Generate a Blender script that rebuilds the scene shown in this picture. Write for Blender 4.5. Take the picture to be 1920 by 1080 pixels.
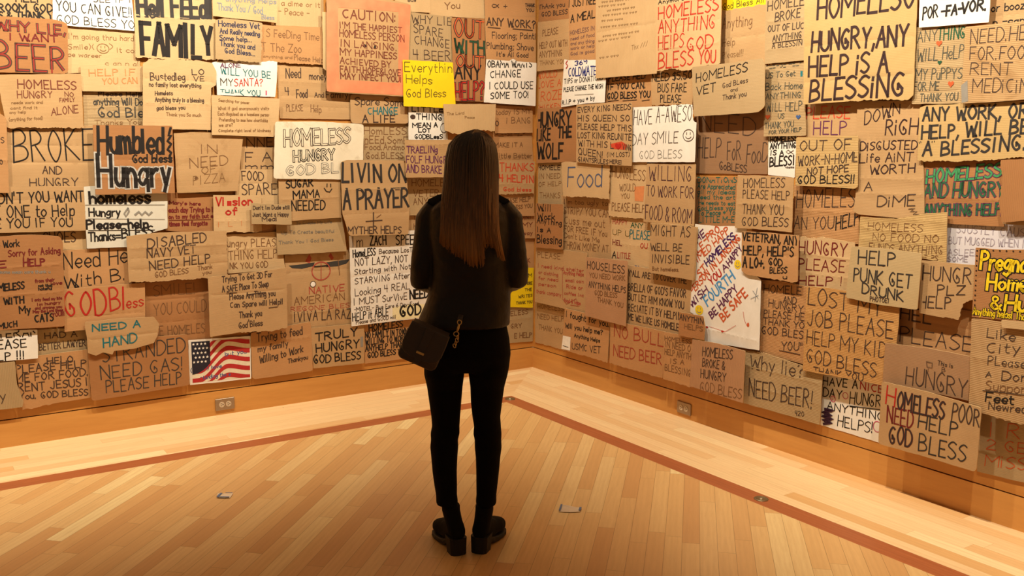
# A corner of a gallery hung with hand-lettered cardboard signs, a woman seen from behind.
import bpy, bmesh, math, random
from mathutils import Vector, Matrix, geometry

for o in list(bpy.data.objects): bpy.data.objects.remove(o, do_unlink=True)
scene = bpy.context.scene
COL = scene.collection
PI = math.pi

# ---------------------------------------------------------------- camera, world, light, exposure
CAM_H, CAM_PITCH, CAM_ROLL, CAM_F = 1.62,0.149698,-0.006424,1777.06
cam_data = bpy.data.cameras.new('camera'); cam_data.sensor_width = 36.0
cam_data.lens = 36.0*CAM_F/1920.0; cam_data.clip_start = 0.05; cam_data.clip_end = 60
cam = bpy.data.objects.new('camera', cam_data); COL.objects.link(cam)
_c, _s = math.cos(CAM_PITCH), math.sin(CAM_PITCH)
_r, _u, _f = Vector((1,0,0)), Vector((0,_s,_c)), Vector((0,_c,-_s))
_cr, _sr = math.cos(CAM_ROLL), math.sin(CAM_ROLL)
_rr, _uu = _r*_cr-_u*_sr, _r*_sr+_u*_cr
M = Matrix((( _rr.x,_uu.x,-_f.x,0),(_rr.y,_uu.y,-_f.y,0),(_rr.z,_uu.z,-_f.z,CAM_H),(0,0,0,1)))
cam.matrix_world = M
scene.camera = cam

# the room's corner and its two walls (metres); u runs left to right along a wall, v up
CORNER = Vector((0.156132,6.835606,0.0)); YAW = 0.97416446
E_L = Vector((math.sin(YAW), math.cos(YAW), 0)); N_L = Vector((E_L.y, -E_L.x, 0))
E_R = Vector((math.cos(YAW), -math.sin(YAW), 0)); N_R = Vector((E_R.y, -E_R.x, 0))
WALLS = {'L': (E_L, N_L, math.atan2(E_L.y, E_L.x)), 'R': (E_R, N_R, math.atan2(E_R.y, E_R.x))}
def wp(w, u, v, d=0.0):
    e, n, _ = WALLS[w]
    return CORNER + e*u + n*d + Vector((0,0,v))
def fp(a, b, z=0.0):           # floor point: a metres out from the left wall, b out from the right wall
    return CORNER + N_L*a + N_R*b + Vector((0,0,z))

vs = scene.view_settings
vs.view_transform = 'Standard'; vs.look = 'None'; vs.exposure = 1.52; vs.gamma = 1.0; vs.use_curve_mapping = False
world = bpy.data.worlds.new('room_ambience'); scene.world = world; world.use_nodes = True
world.node_tree.nodes['Background'].inputs[0].default_value = (1.0,0.70,0.42,1)
world.node_tree.nodes['Background'].inputs[1].default_value = 0.04
def spot(name, loc, target, energy, angle=70, blend=0.8, size=0.035, color=(1.0,0.89,0.71)):
    d = bpy.data.lights.new(name, 'SPOT'); d.energy = energy; d.spot_size = math.radians(angle)
    d.spot_blend = blend; d.shadow_soft_size = size; d.color = color
    o = bpy.data.objects.new(name, d); COL.objects.link(o); o.location = loc
    o.rotation_euler = (Vector(target)-Vector(loc)).to_track_quat('-Z', 'Y').to_euler()
    return o
# gallery track lights: two runs of spots above and in front of the walls
for u, e in ((-0.9,58), (-2.0,84), (-3.1,98), (-4.3,92)):
    spot('track_spot', wp('L', u, 3.6,1.35), wp('L', u-0.2,1.7,0.0), e, 103,1.0)
for u, e in ((0.9,50), (2.0,86), (3.1,98), (4.3,94)):
    spot('track_spot', wp('R', u, 3.6,1.35), wp('R', u+0.2,1.75,0.0), e, 96,1.0)

# ---------------------------------------------------------------- colour and material helpers
def lin(h):
    h = h.lstrip('#'); r = []
    for i in (0,2,4):
        c = int(h[i:i+2], 16)/255.0
        r.append(c/12.92 if c <= 0.04045 else ((c+0.055)/1.055)**2.4)
    return (r[0], r[1], r[2], 1.0)
class NT:
    def __init__(s, name):
        s.m = bpy.data.materials.new(name); s.m.use_nodes = True
        s.t = s.m.node_tree; s.n = s.t.nodes; s.b = s.n['Principled BSDF']
    def new(s, typ, **kw):
        x = s.n.new(typ)
        for k, v in kw.items(): setattr(x, k, v)
        return x
    def link(s, a, b): s.t.links.new(a, b)
    def mix(s, fac, a, b, mode='MIX'):
        x = s.n.new('ShaderNodeMix'); x.data_type = 'RGBA'; x.blend_type = mode
        for sock, val in ((x.inputs[0], fac), (x.inputs[6], a), (x.inputs[7], b)):
            if hasattr(val, 'default_value') or hasattr(val, 'is_linked'): s.link(val, sock)
            else: sock.default_value = val
        return x.outputs[2]
    def math(s, op, a, b=0.0, c=0.0):
        x = s.n.new('ShaderNodeMath'); x.operation = op
        for sock, val in zip(x.inputs, (a, b, c)):
            if hasattr(val, 'is_linked'): s.link(val, sock)
            else: sock.default_value = val
        return x.outputs[0]
    def ramp(s, fac, pts):
        x = s.n.new('ShaderNodeValToRGB'); s.link(fac, x.inputs[0]); cr = x.color_ramp
        while len(cr.elements) < len(pts): cr.elements.new(0.5)
        for e, (p, c) in zip(cr.elements, pts): e.position = p; e.color = c
        return x.outputs[0]
    def noise(s, vec, scale, detail=3.0, rough=0.5, dist=0.0):
        x = s.n.new('ShaderNodeTexNoise'); x.inputs['Scale'].default_value = scale
        x.inputs['Detail'].default_value = detail; x.inputs['Roughness'].default_value = rough
        x.inputs['Distortion'].default_value = dist
        if vec is not None: s.link(vec, x.inputs['Vector'])
        return x.outputs['Fac']
    def coord(s, kind='Object', scale=(1,1,1), loc=(0,0,0), rot=(0,0,0)):
        tc = s.n.new('ShaderNodeTexCoord'); mp = s.n.new('ShaderNodeMapping')
        s.link(tc.outputs[kind], mp.inputs['Vector'])
        mp.inputs['Scale'].default_value = scale; mp.inputs['Location'].default_value = loc; mp.inputs['Rotation'].default_value = rot
        return mp.outputs['Vector']
    def bump(s, h, strength, dist):
        x = s.n.new('ShaderNodeBump'); x.inputs['Strength'].default_value = strength; x.inputs['Distance'].default_value = dist
        s.link(h, x.inputs['Height']); s.link(x.outputs['Normal'], s.b.inputs['Normal'])
    def fin(s, col=None, rough=0.7, metal=0.0, spec=0.5):
        if col is not None:
            if hasattr(col, 'is_linked'): s.link(col, s.b.inputs['Base Color'])
            else: s.b.inputs['Base Color'].default_value = col
        s.b.inputs['Roughness'].default_value = rough; s.b.inputs['Metallic'].default_value = metal
        s.b.inputs['Specular IOR Level'].default_value = spec
        return s.m
_mats = {}
def plain(name, hexcol, rough=0.6, metal=0.0, spec=0.5, var=0.12, scale=40):
    if name in _mats: return _mats[name]
    n = NT(name); c = lin(hexcol)
    f = n.noise(n.coord(), scale, 3)
    d = tuple(min(1, x*(1-var)) for x in c[:3])+(1,); l = tuple(min(1, x*(1+var)) for x in c[:3])+(1,)
    _mats[name] = n.fin(n.mix(f, d, l), rough, metal, spec)
    return _mats[name]

TONES = {'k': '#bb976a', 'l': '#cbaa7c', 'd': '#a9774a', 'o': '#bd8e5e', 'o2': '#c39358', 'g': '#b3986f', 'g2': '#bfa67a', 'b': '#967150', 'b2': '#a6805c', 'w': '#ece6da', 'c': '#e3d8be', 'gw': '#d6d1c1', 'v': '#dcd7db', 'y': '#efcf17', 'y2': '#c3a36d', 'p': '#b78b65'}
INKS = {'k': '#1f1915', 'kk': '#46342a', 'bk': '#322d2a', 'ink': '#3c3833', 'b': '#7a5535', 'br': '#733a28', 'fb': '#85603a', 'ff': '#8d6c45', 'r': '#b0231a', 'r2': '#a84a3a', 'r3': '#9c3d2a', 'ro': '#b83420', 'dr': '#6e1f1c', 'dr2': '#8f2d22', 'lr': '#c4492b', 'lo': '#cf8350', 'or': '#c4552a', 't': '#1f6a70', 'tg': '#2b5f52', 'g': '#1f4f33', 'gn': '#3f8f58', 'gd': '#27613c', 'dg': '#4a4a40', 'bl': '#3a5585', 'fbl': '#75808a', 'nv': '#2c2c48', 'nb': '#1f2a70', 'bg': '#525a72', 'lb': '#4a8fc4', 'pu': '#5e2a50', 'pv': '#43205c', 'pd': '#3c1f33', 'pb': '#4c2c30', 'dp': '#35201f', 'fpu': '#77584f', 'pg': '#a498a0', 'pk': '#c25070', 'fgr': '#7d7465', 'gr': '#8a8378', 'ol': '#5a4d1a', 'y': '#e8c61c', 'yw': '#e8dcae', 'w': '#ece6da', 'lw': '#b9b3a8', 'c': '#e0d4b8', 'st': '#6b4a2c', 'sal': '#e6825a', 'fr': '#b22a2a', 'fb2': '#26242f'}
def board_mat(tone, corr, stain):
    key = ('board', tone, corr, stain)
    if key in _mats: return _mats[key]
    n = NT('cardboard_%s' % '_'.join(str(k) for k in key[1:] if k)); c = lin(TONES[tone])
    co = n.coord()
    info = n.new('ShaderNodeObjectInfo')
    shift = n.new('ShaderNodeVectorMath', operation='ADD')
    comb = n.new('ShaderNodeCombineXYZ'); r9 = n.math('MULTIPLY', info.outputs['Random'], 37.0)
    n.link(r9, comb.inputs[0]); n.link(r9, comb.inputs[2]); n.link(co, shift.inputs[0]); n.link(comb.outputs[0], shift.inputs[1])
    v = shift.outputs[0]
    dark = (c[0]*0.80, c[1]*0.76, c[2]*0.70,1); light = (min(1,c[0]*1.12), min(1,c[1]*1.13), min(1,c[2]*1.16), 1)
    col = n.mix(n.noise(v, 5.0,4,0.6,0.6), dark, light)
    fib = n.noise(v, 160,2,0.7)
    col = n.mix(n.math('MULTIPLY', n.math('SUBTRACT', fib, 0.42), 0.7), col, dark)
    rv = n.math('MULTIPLY', info.outputs['Random'], 0.14)
    col = n.mix(rv, col, (c[0]*0.84, c[1]*0.78, c[2]*0.70,1))
    if tone not in ('w', 'v', 'y', 'gw', 'c'):
        ax = n.new('ShaderNodeTexWave'); ax.wave_type = 'BANDS'; ax.bands_direction = 'X' if corr == 'v' else 'Z'
        ax.inputs['Scale'].default_value = 40.0 if corr else 44.0
        ax.inputs['Distortion'].default_value = 0.8; ax.inputs['Detail'].default_value = 1.0; ax.inputs['Detail Scale'].default_value = 0.6
        n.link(v, ax.inputs['Vector'])
        amt = 0.26 if corr else 0.08
        fade = n.math('MULTIPLY', n.math('MULTIPLY', ax.outputs['Fac'], amt), n.noise(v, 9,2))
        col = n.mix(n.math('MULTIPLY', fade, 2.0), col, (c[0]*0.66, c[1]*0.6, c[2]*0.52,1))
        n.bump(n.math('ADD', ax.outputs['Fac'], n.math('MULTIPLY', fib, 0.5)), 0.5 if corr else 0.15,0.0012)
    if stain:
        st = n.noise(v, 7.0,5,0.65,1.2)
        k = n.new('ShaderNodeMapRange'); n.link(st, k.inputs[0]); k.inputs[1].default_value = 0.52; k.inputs[2].default_value = 0.70
        k.inputs[4].default_value = 0.55
        col = n.mix(k.outputs[0], col, (c[0]*0.55, c[1]*0.46, c[2]*0.34,1))
    _mats[key] = n.fin(col, 0.85 if tone not in ('y','w','v') else 0.6,0,0.25)
    return _mats[key]
def edge_mat(tone): return plain('board_edge_'+tone, EDGES.get(tone, '#c9a878'), 0.9,0,0.2,0.2,90)
EDGES = {'w':'#e4dfd2','v':'#dcd6d6','y':'#e0c020','gw':'#cfcabb','c':'#e4d8bc'}
def ink(k): return plain('ink_'+k, INKS[k], 0.65,0,0.3, *((0.32,14) if k == 'sal' else (0.16,60)))

# ---------------------------------------------------------------- mesh and object helpers
def obj(name, me, mats, parent=None):
    o = bpy.data.objects.new(name, me); COL.objects.link(o)
    for m in (mats if isinstance(mats, (list, tuple)) else [mats]): me.materials.append(m)
    if parent is not None: o.parent = parent
    return o
def empty(name, loc, rz=0.0):
    o = bpy.data.objects.new(name, None); COL.objects.link(o); o.location = loc; o.rotation_euler = (0,0,rz)
    o.empty_display_size = 0.05
    return o
def tag(o, label=None, cat=None, group=None, kind=None):
    if label: o['label'] = label
    if cat: o['category'] = cat
    if group: o['group'] = group
    if kind: o['kind'] = kind
    return o
def mesh(name, verts, faces, mi=None, smooth=None):
    me = bpy.data.meshes.new(name); me.from_pydata([tuple(v) for v in verts], [], faces)
    if mi: me.polygons.foreach_set('material_index', mi)
    if smooth is True: me.shade_smooth()
    elif isinstance(smooth, list): me.polygons.foreach_set('use_smooth', smooth)
    me.update(); return me
def box_geo(V, F, c, s, rot=None):
    b = len(V)
    for dx in (-1,1):
        for dy in (-1,1):
            for dz in (-1,1):
                p = Vector((dx*s[0]/2, dy*s[1]/2, dz*s[2]/2))
                if rot is not None: p = rot @ p
                V.append(Vector(c)+p)
    for q in ((0,1,3,2),(4,6,7,5),(0,4,5,1),(2,3,7,6),(0,2,6,4),(1,5,7,3)): F.append([b+i for i in q])
def loft_geo(V, F, rings, caps=True):
    b = len(V); n = len(rings[0])
    for r in rings: V.extend(r)
    for i in range(len(rings)-1):
        for j in range(n):
            F.append([b+i*n+j, b+i*n+(j+1) % n, b+(i+1)*n+(j+1) % n, b+(i+1)*n+j])
    if caps:
        F.append([b+j for j in range(n)][::-1]); F.append([b+(len(rings)-1)*n+j for j in range(n)])
def tube_geo(V, F, pts, radii, n=10, flat=1.0, ref=Vector((0,0,1)), caps=True):
    rings = []; m = len(pts); a = None
    for i in range(m):
        t = (pts[min(i+1, m-1)]-pts[max(i-1,0)]).normalized()
        if a is None:
            rf = ref if abs(t.dot(ref)) < 0.95 else Vector((1,0,0)) if abs(t.x) < 0.9 else Vector((0,1,0))
            a = t.cross(rf).normalized()
        else: a = (a-t*a.dot(t)).normalized()
        b = t.cross(a).normalized(); r = radii[i]
        rings.append([pts[i]+a*(r*math.cos(2*PI*k/n))+b*(r*flat*math.sin(2*PI*k/n)) for k in range(n)])
    loft_geo(V, F, rings, caps)
def hring(cx, cy, z, rx, ry, n=28, p=2.0):
    out = []
    for k in range(n):
        a = 2*PI*k/n; c, s = math.cos(a), math.sin(a)
        out.append(Vector((cx+rx*math.copysign(abs(c)**(2/p), c), cy+ry*math.copysign(abs(s)**(2/p), s), z)))
    return out
def ball_geo(V, F, c, r, nu=14, nv=9):
    rings = []
    for i in range(nv):
        a = -PI/2+PI*(i+0.5)/nv
        rings.append([Vector((c[0]+r[0]*math.cos(a)*math.cos(2*PI*k/nu), c[1]+r[1]*math.cos(a)*math.sin(2*PI*k/nu), c[2]+r[2]*math.sin(a))) for k in range(nu)])
    loft_geo(V, F, rings)
def add_mod(o, typ, **kw):
    m = o.modifiers.new(typ.lower(), typ)
    for k, v in kw.items(): setattr(m, k, v)
    return m

# ---------------------------------------------------------------- the room: floor, skirting, walls
def wood(name, dark, light, scale_vec, rough, rot=0.0, brick=None, gapcol='#5a3216', spread=1.0, coat=0.25, mid=None):
    """long-grained timber; brick=(board length, board width) lays it as strip flooring."""
    n = NT(name); co = n.coord('Object', rot=(0,0,rot))
    base_d, base_l = lin(dark), lin(light)
    gr_map = n.new('ShaderNodeMapping'); n.link(co, gr_map.inputs['Vector']); gr_map.inputs['Scale'].default_value = scale_vec
    tv = gr_map.outputs['Vector']
    if brick:                                          # (board length, board width): strips with staggered butt joints
        L, W = brick
        sp = n.new('ShaderNodeSeparateXYZ'); n.link(co, sp.inputs[0])
        yy = n.math('DIVIDE', sp.outputs[1], W); row = n.math('FLOOR', yy)
        w1 = n.new('ShaderNodeTexWhiteNoise', noise_dimensions='1D'); n.link(row, w1.inputs['W'])
        xx = n.math('ADD', n.math('DIVIDE', sp.outputs[0], L), n.math('MULTIPLY', w1.outputs['Value'], 7.0)); colm = n.math('FLOOR', xx)
        cb = n.new('ShaderNodeCombineXYZ'); n.link(row, cb.inputs[0]); n.link(colm, cb.inputs[1])
        w2 = n.new('ShaderNodeTexWhiteNoise', noise_dimensions='2D'); n.link(cb.outputs[0], w2.inputs['Vector'])
        per = w2.outputs['Value']
        def near(v, eps):
            f = n.math('FRACT', v); return n.math('MAXIMUM', n.math('LESS_THAN', f, eps), n.math('GREATER_THAN', f, 1-eps))
        gap = n.math('MAXIMUM', near(yy, 0.0009/W), near(xx, 0.0009/L))
        sh = n.new('ShaderNodeVectorMath', operation='ADD'); n.link(tv, sh.inputs[0])
        mul = n.new('ShaderNodeVectorMath', operation='SCALE'); n.link(w2.outputs['Color'], mul.inputs[0]); mul.inputs['Scale'].default_value = 23.0
        n.link(mul.outputs[0], sh.inputs[1]); tv = sh.outputs[0]
    g1 = n.noise(tv, 1.0,4,0.6,1.5); g2 = n.noise(tv, 5.0,3,0.6,0.4)
    w = n.new('ShaderNodeTexWave'); n.link(tv, w.inputs['Vector']); w.bands_direction = 'Y'
    w.inputs['Scale'].default_value = 0.5; w.inputs['Distortion'].default_value = 5.0; w.inputs['Detail'].default_value = 2.0; w.inputs['Detail Scale'].default_value = 0.8
    g = n.math('ADD', n.math('MULTIPLY', g1,0.5), n.math('ADD', n.math('MULTIPLY', g2,0.40), n.math('MULTIPLY', w.outputs['Fac'], 0.10)))
    md = lin(mid) if mid else tuple((a+b)/2 for a, b in zip(base_d, base_l))
    if brick:
        mx = lambda p, q, f: tuple(u+(v-u)*f for u, v in zip(p, q))
        col = n.ramp(per, [(0.0, base_d), (0.14, mx(base_d, md, 0.55)), (0.45, md), (0.82, mx(md, base_l, 0.28)), (0.95, mx(md, base_l, 0.5)), (1.0, base_l)])
        col = n.mix(n.math('MULTIPLY', n.math('SUBTRACT', 0.62, g), 1.1), col, mx(base_d, (0.05,0.02,0.01,1), 0.25))
        col = n.mix(n.math('MULTIPLY', gap, 0.55), col, lin(gapcol))
        vor = n.new('ShaderNodeTexVoronoi'); vor.feature = 'F1'; n.link(n.coord('Object'), vor.inputs['Vector']); vor.inputs['Scale'].default_value = 3.6
        dot = n.math('LESS_THAN', vor.outputs['Distance'], 0.016)
        col = n.mix(n.math('MULTIPLY', dot, 0.8), col, lin('#2c170c'))
        n.bump(n.math('SUBTRACT', g, n.math('MULTIPLY', gap, 1.5)), 0.12,0.002)
    else:
        col = n.ramp(g, [(0.12, base_d), (0.5, md), (0.85, base_l)])
        n.bump(g, 0.06,0.002)
    n.b.inputs['Coat Weight'].default_value = coat; n.b.inputs['Coat Roughness'].default_value = 0.3
    return n.fin(col, rough, 0,0.4)

A45 = YAW - PI/4                     # strip flooring runs diagonally to the walls
STRIP0, STRIP1 = 0.588,0.700        # dark inlaid band, measured out from each wall
FAR = 7.6
m_floor = wood('oak_strip_floor', '#cd985e', '#f0d69a', (2.2,26,2), 0.42, rot=A45-PI/2, brick=(0.78,0.0715), mid='#ddb072')
m_bord = {'L': wood('maple_border_left', '#dcaa6c', '#f8dfaa', (2.0,24,2), 0.40, rot=-math.atan2(E_L.y, E_L.x), brick=(1.15,0.0735), gapcol='#b98a50', mid='#efc994'),
          'R': wood('maple_border_right', '#dcaa6c', '#f8dfaa', (2.0,24,2), 0.40, rot=-math.atan2(E_R.y, E_R.x), brick=(1.15,0.0735), gapcol='#b98a50', mid='#efc994')}
m_band = {w: wood('red_oak_band_'+w, '#8e4a26', '#b96b3e', (2.0,26,2), 0.42, rot=-WALLS[w][2]) for w in 'LR'}
m_wall = {w: wood('cherry_panel_wall_'+w, '#b0702c', '#d2964a', (0.8,0.8,6), 0.5, rot=-WALLS[w][2], coat=0.1) for w in 'LR'}
m_skirt = {w: wood('cherry_skirting_'+w, '#b87a36', '#dfa458', (0.7,0.7,7), 0.42, rot=-WALLS[w][2], coat=0.15) for w in 'LR'}

def slab(name, pts, m, z0=-0.04, z1=0.0, kind='structure'):
    n = len(pts); V = [Vector((p.x, p.y, z1)) for p in pts]+[Vector((p.x, p.y, z0)) for p in pts]
    F = [list(range(n)), list(range(2*n-1, n-1,-1))]+[[i, n+i, n+(i+1) % n, (i+1) % n] for i in range(n)]
    me = mesh(name, V, F); bm = bmesh.new(); bm.from_mesh(me); bmesh.ops.recalc_face_normals(bm, faces=bm.faces); bm.to_mesh(me); bm.free()
    o = obj(name, me, m)
    if kind: o['kind'] = kind
    return o
slab('floor', [fp(STRIP1, STRIP1), fp(STRIP1, FAR), fp(FAR, FAR), fp(FAR, STRIP1)], m_floor)
slab('trim_1', [fp(STRIP0, STRIP0), fp(STRIP0, FAR), fp(STRIP1, FAR), fp(STRIP1, STRIP1)], m_band['L'])
slab('trim_2', [fp(STRIP0, STRIP0), fp(STRIP1, STRIP1), fp(FAR, STRIP1), fp(FAR, STRIP0)], m_band['R'])
slab('trim_3', [fp(0,0), fp(0, FAR), fp(STRIP0, FAR), fp(STRIP0, STRIP0)], m_bord['L'])
slab('trim_4', [fp(0,0), fp(STRIP0, STRIP0), fp(FAR, STRIP0), fp(FAR, 0)], m_bord['R'])
WALL_TOP, SK = 3.6,0.148
def wall_box(name, w, u0, u1, v0, v1, d0, d1, m):
    V, F = [], []
    for u in (u0, u1):
        for d in (d0, d1):
            for v in (v0, v1): V.append(wp(w, u, v, d))
    for q in ((0,1,3,2),(4,6,7,5),(0,4,5,1),(2,3,7,6),(0,2,6,4),(1,5,7,3)): F.append(list(q))
    me = mesh(name, V, F); bm = bmesh.new(); bm.from_mesh(me); bmesh.ops.recalc_face_normals(bm, faces=bm.faces); bm.to_mesh(me); bm.free()
    o = obj(name, me, m); o['kind'] = 'structure'
    return o
m_gap = plain('shadow_gap_backing', '#3a1c0a', 0.9)
wall_box('wall_left', 'L', -FAR, 0.0, SK+0.006, WALL_TOP, -0.10,0.0, m_wall['L'])
wall_box('wall_right', 'R', 0.0, FAR, SK+0.006, WALL_TOP, -0.10,0.0, m_wall['R'])
wall_box('trim_5', 'L', -FAR, 0.0,0.0, SK+0.006,-0.10,-0.012, m_gap)
wall_box('trim_6', 'R', 0.0, FAR, 0.0, SK+0.006,-0.10,-0.012, m_gap)
wall_box('baseboard_left', 'L', -FAR, 0.0,0.0, SK, -0.012,0.0015, m_skirt['L'])
wall_box('baseboard_right', 'R', 0.0015, FAR, 0.0, SK, -0.012,0.0015, m_skirt['R'])

# ---------------------------------------------------------------- hand lettering: a single-stroke alphabet
# points are two characters each: x then y; cap height is a (10), z y x are -1 -2 -3; ~ marks a curved stroke
GL = {
'A': (6, '003a60 1454'), 'B': (6, '000a ~0a3a584605 ~0545635100'), 'C': (6, '~59391805123051'), 'D': (6, '000a ~0a3a67633000'),
'E': (5, '5a0a0050 0545'), 'F': (5, '5a0a00 0545'), 'G': (6, '~593a18051230515 ~593a180512305153 533533'), 'H': (6, '000a 606a 0565'),
'I': (3, '101a'), 'J': (5, '~4a43301102'), 'K': (6, '000a 5a0560'), 'L': (5, '0a0050'), 'M': (8, '000a448a80'), 'N': (6, '000a606a'),
'O': (6, '~3a1805123052655 ~3a180512305265583a'), 'P': (5, '000a ~0a3a584605'), 'Q': (6, '~3a180512305265583a 4260'), 'R': (6, '000a ~0a3a584605 2560'),
'S': (5, '~593a19073553412001'), 'T': (6, '0a6a 3a30'), 'U': (6, '~0a0311305163 ~0a03113051636a'), 'V': (6, '0a306a'), 'W': (8, '0a20478060 0a2047608a'),
'X': (6, '006a 0a60'), 'Y': (6, '0a35 6a3530'), 'Z': (6, '0a6a0060'),
'a': (4, '~4526040210314 ~45260402103143 4640'), 'b': (4, '0a00 ~042645412001'), 'c': (4, '~452604022041'), 'd': (4, '4a40 ~442605012041'),
'e': (4, '~03434526040 ~034345260402204 ~03434526040220 ~022041'), 'f': (3, '~392a1810 0636'), 'g': (4, '~45260402214 ~452604022144 464z2x0y'), 'h': (4, '0a00 ~04264440'),
'i': (1, '0600 0809'), 'j': (2, '~161z0x 1819'), 'k': (4, '0a00 4602 1340'), 'l': (1, '0a00'), 'm': (6, '0600 ~04263430 ~34566460'), 'n': (4, '0600 ~04264440'),
'o': (4, '~26040220424426'), 'p': (4, '060x ~042645412001'), 'q': (4, '464x ~442605012041'), 'r': (3, '0600 ~042636'), 's': (4, '~45260523422001'),
't': (3, '~191130 0636'), 'u': (4, '~0602204246 4640'), 'v': (4, '062046'), 'w': (6, '0610355066'), 'x': (4, '0046 0640'), 'y': (4, '0621 461x'), 'z': (4, '06460040'),
'0': (6, '~3a180512305265583a'), '1': (2, '081a10'), '2': (6, '~082a58561200 0060'), '3': (5, '~093a5835 ~3553300 ~35533001'), '4': (5, '0a0555 4a40'),
'5': (5, '5a0a06 ~063653300 ~0636533001'), '6': (5, '~4a160320523503'), '7': (6, '0a6a20'), '8': (5, '~35583a183553301235'), '9': (5, '~583a08255840'),
'.': (1, '0001'), ',': (1, '110y'), '!': (1, '0a03 0001'), '?': (5, '~082a582523 2021'), "'": (1, '0a07'), '"': (2, '0a07 2a27'), '-': (4, '0545'),
':': (1, '0102 0607'), ';': (1, '110y 1516'), '&': (6, '~60172a480320 ~0320416 ~03204164'), '+': (6, '3238 0565'), '=': (5, '0353 0656'), '/': (5, '005a'),
'$': (5, '~593a19073553412001 3b3z'), '(': (2, '~2b052z'), ')': (2, '~0b250z'), '*': (5, '2228 0446 0644'), '~': (7, '~0326125226416 ~03262052466366'),
}
YD = {'z': -1, 'y': -2, 'x': -3}
def _num(c): return YD[c] if c in YD else int(c, 16)
def glyph(ch):
    w, spec = GL.get(ch, GL['-']); out = []
    for st in spec.split():
        cv = st[0] == '~'; st = st.lstrip('~')
        if len(st) % 2: continue                       # stray half point: the full stroke follows it
        out.append((cv, [(_num(st[i]), _num(st[i+1])) for i in range(0, len(st), 2)]))
    return w, out
def smooth_pts(p, sub=4):
    if len(p) < 3: return p
    out = []
    closed = p[0] == p[-1]
    for i in range(len(p)-1):
        p0 = p[i-1] if i else (p[-2] if closed else p[0]); p1, p2 = p[i], p[i+1]
        p3 = p[i+2] if i+2 < len(p) else (p[1] if closed else p[-1])
        for k in range(sub):
            t = k/sub
            out.append(tuple(0.5*(2*b+(c-a)*t+(2*a-5*b+4*c-d)*t*t+(3*b-a-3*c+d)*t**3) for a, b, c, d in zip(p0, p1, p2, p3)))
    out.append(p[-1]); return out
def text_strokes(text, a, b, h, rnd):
    """strokes (lists of 2-D points in metres) of one hand-written line from a to b, capital height h"""
    ax, az = a; bx, bz = b
    ln = math.hypot(bx-ax, bz-az); ex = ((bx-ax)/ln, (bz-az)/ln)
    up = (0.0,1.0) if abs(ex[1]) < 0.34 else (-ex[1], ex[0])
    adv = 0.0; items = []; nch = len(text)
    for i, ch in enumerate(text):
        if ch == ' ': adv += 4.2; continue
        w, st = glyph(ch); items.append((adv, w, st)); adv += w+2.0
    adv -= 2.0
    if adv <= 0: adv = 0.5
    sx = ln/max(adv, 1.0); sy = h/10.0; out = []
    for off, w, st in items:
        dy = rnd.uniform(-0.35,0.35); ky = rnd.uniform(0.93,1.05); sl = rnd.uniform(-0.03,0.05); kx = rnd.uniform(0.92,1.06)
        for cv, pts in st:
            pts = smooth_pts(pts, 4) if cv else pts
            q = []
            for x, y in pts:
                x = (x-w/2)*kx+w/2
                gx = (off+x)*sx + sl*y*sy; gy = (y*ky+dy)*sy
                q.append((ax+ex[0]*gx+up[0]*gy, az+ex[1]*gx+up[1]*gy))
            out.append((cv, q))
    return out
def inside(p, poly):
    x, y = p; r = False; j = len(poly)-1
    for i in range(len(poly)):
        xi, yi = poly[i]; xj, yj = poly[j]
        if (yi > y) != (yj > y) and x < (xj-xi)*(y-yi)/(yj-yi)+xi: r = not r
        j = i
    return r
class Ribbons:
    """flat marker strokes that follow a board's surface"""
    def __init__(s, zf, poly): s.V = []; s.F = []; s.mi = []; s.zf = zf; s.poly = poly
    def strip(s, pts, w, lift, mi, ext=0.4):
        if len(pts) < 2: return
        q = [pts[0]]
        for a, b in zip(pts, pts[1:]):
            d = math.hypot(b[0]-a[0], b[1]-a[1]); k = max(1, int(d/0.014))
            for i in range(1, k+1): q.append((a[0]+(b[0]-a[0])*i/k, a[1]+(b[1]-a[1])*i/k))
        def e(p, o):
            d = math.hypot(p[0]-o[0], p[1]-o[1]) or 1e-6
            return (p[0]+(p[0]-o[0])/d*w*ext, p[1]+(p[1]-o[1])/d*w*ext)
        q[0] = e(q[0], q[1]); q[-1] = e(q[-1], q[-2]); n = len(q); b = len(s.V); keep = []
        for i in range(n):
            p0, p1 = q[max(i-1,0)], q[min(i+1, n-1)]
            dx, dz = p1[0]-p0[0], p1[1]-p0[1]; l = math.hypot(dx, dz) or 1e-6
            nx, nz = -dz/l*w/2, dx/l*w/2
            for sg in (1,-1):
                x, z = q[i][0]+nx*sg, q[i][1]+nz*sg
                s.V.append((x, -(s.zf(x, z)+lift), z))
            keep.append(s.poly is None or inside(q[i], s.poly))
        for i in range(n-1):
            if keep[i] and keep[i+1]:
                s.F.append([b+2*i, b+2*i+2, b+2*i+3, b+2*i+1]); s.mi.append(mi)
    def stroke(s, cv, pts, w, lift, mi):
        if cv: s.strip(pts, w, lift, mi)
        else:
            for a, b in zip(pts, pts[1:]): s.strip([a, b], w, lift, mi, 0.45)
    def fan(s, pts, lift, mi):
        b = len(s.V); cx = sum(p[0] for p in pts)/len(pts); cz = sum(p[1] for p in pts)/len(pts)
        s.V.append((cx, -(s.zf(cx, cz)+lift), cz))
        for x, z in pts: s.V.append((x, -(s.zf(x, z)+lift), z))
        n = len(pts)
        for i in range(n): s.F.append([b, b+1+i, b+1+(i+1) % n]); s.mi.append(mi)
def ellipse(x, z, rx, rz, n=20, a0=0.0, a1=2*PI):
    return [(x+rx*math.cos(a0+(a1-a0)*k/n), z+rz*math.sin(a0+(a1-a0)*k/n)) for k in range(n+1)]

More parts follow.
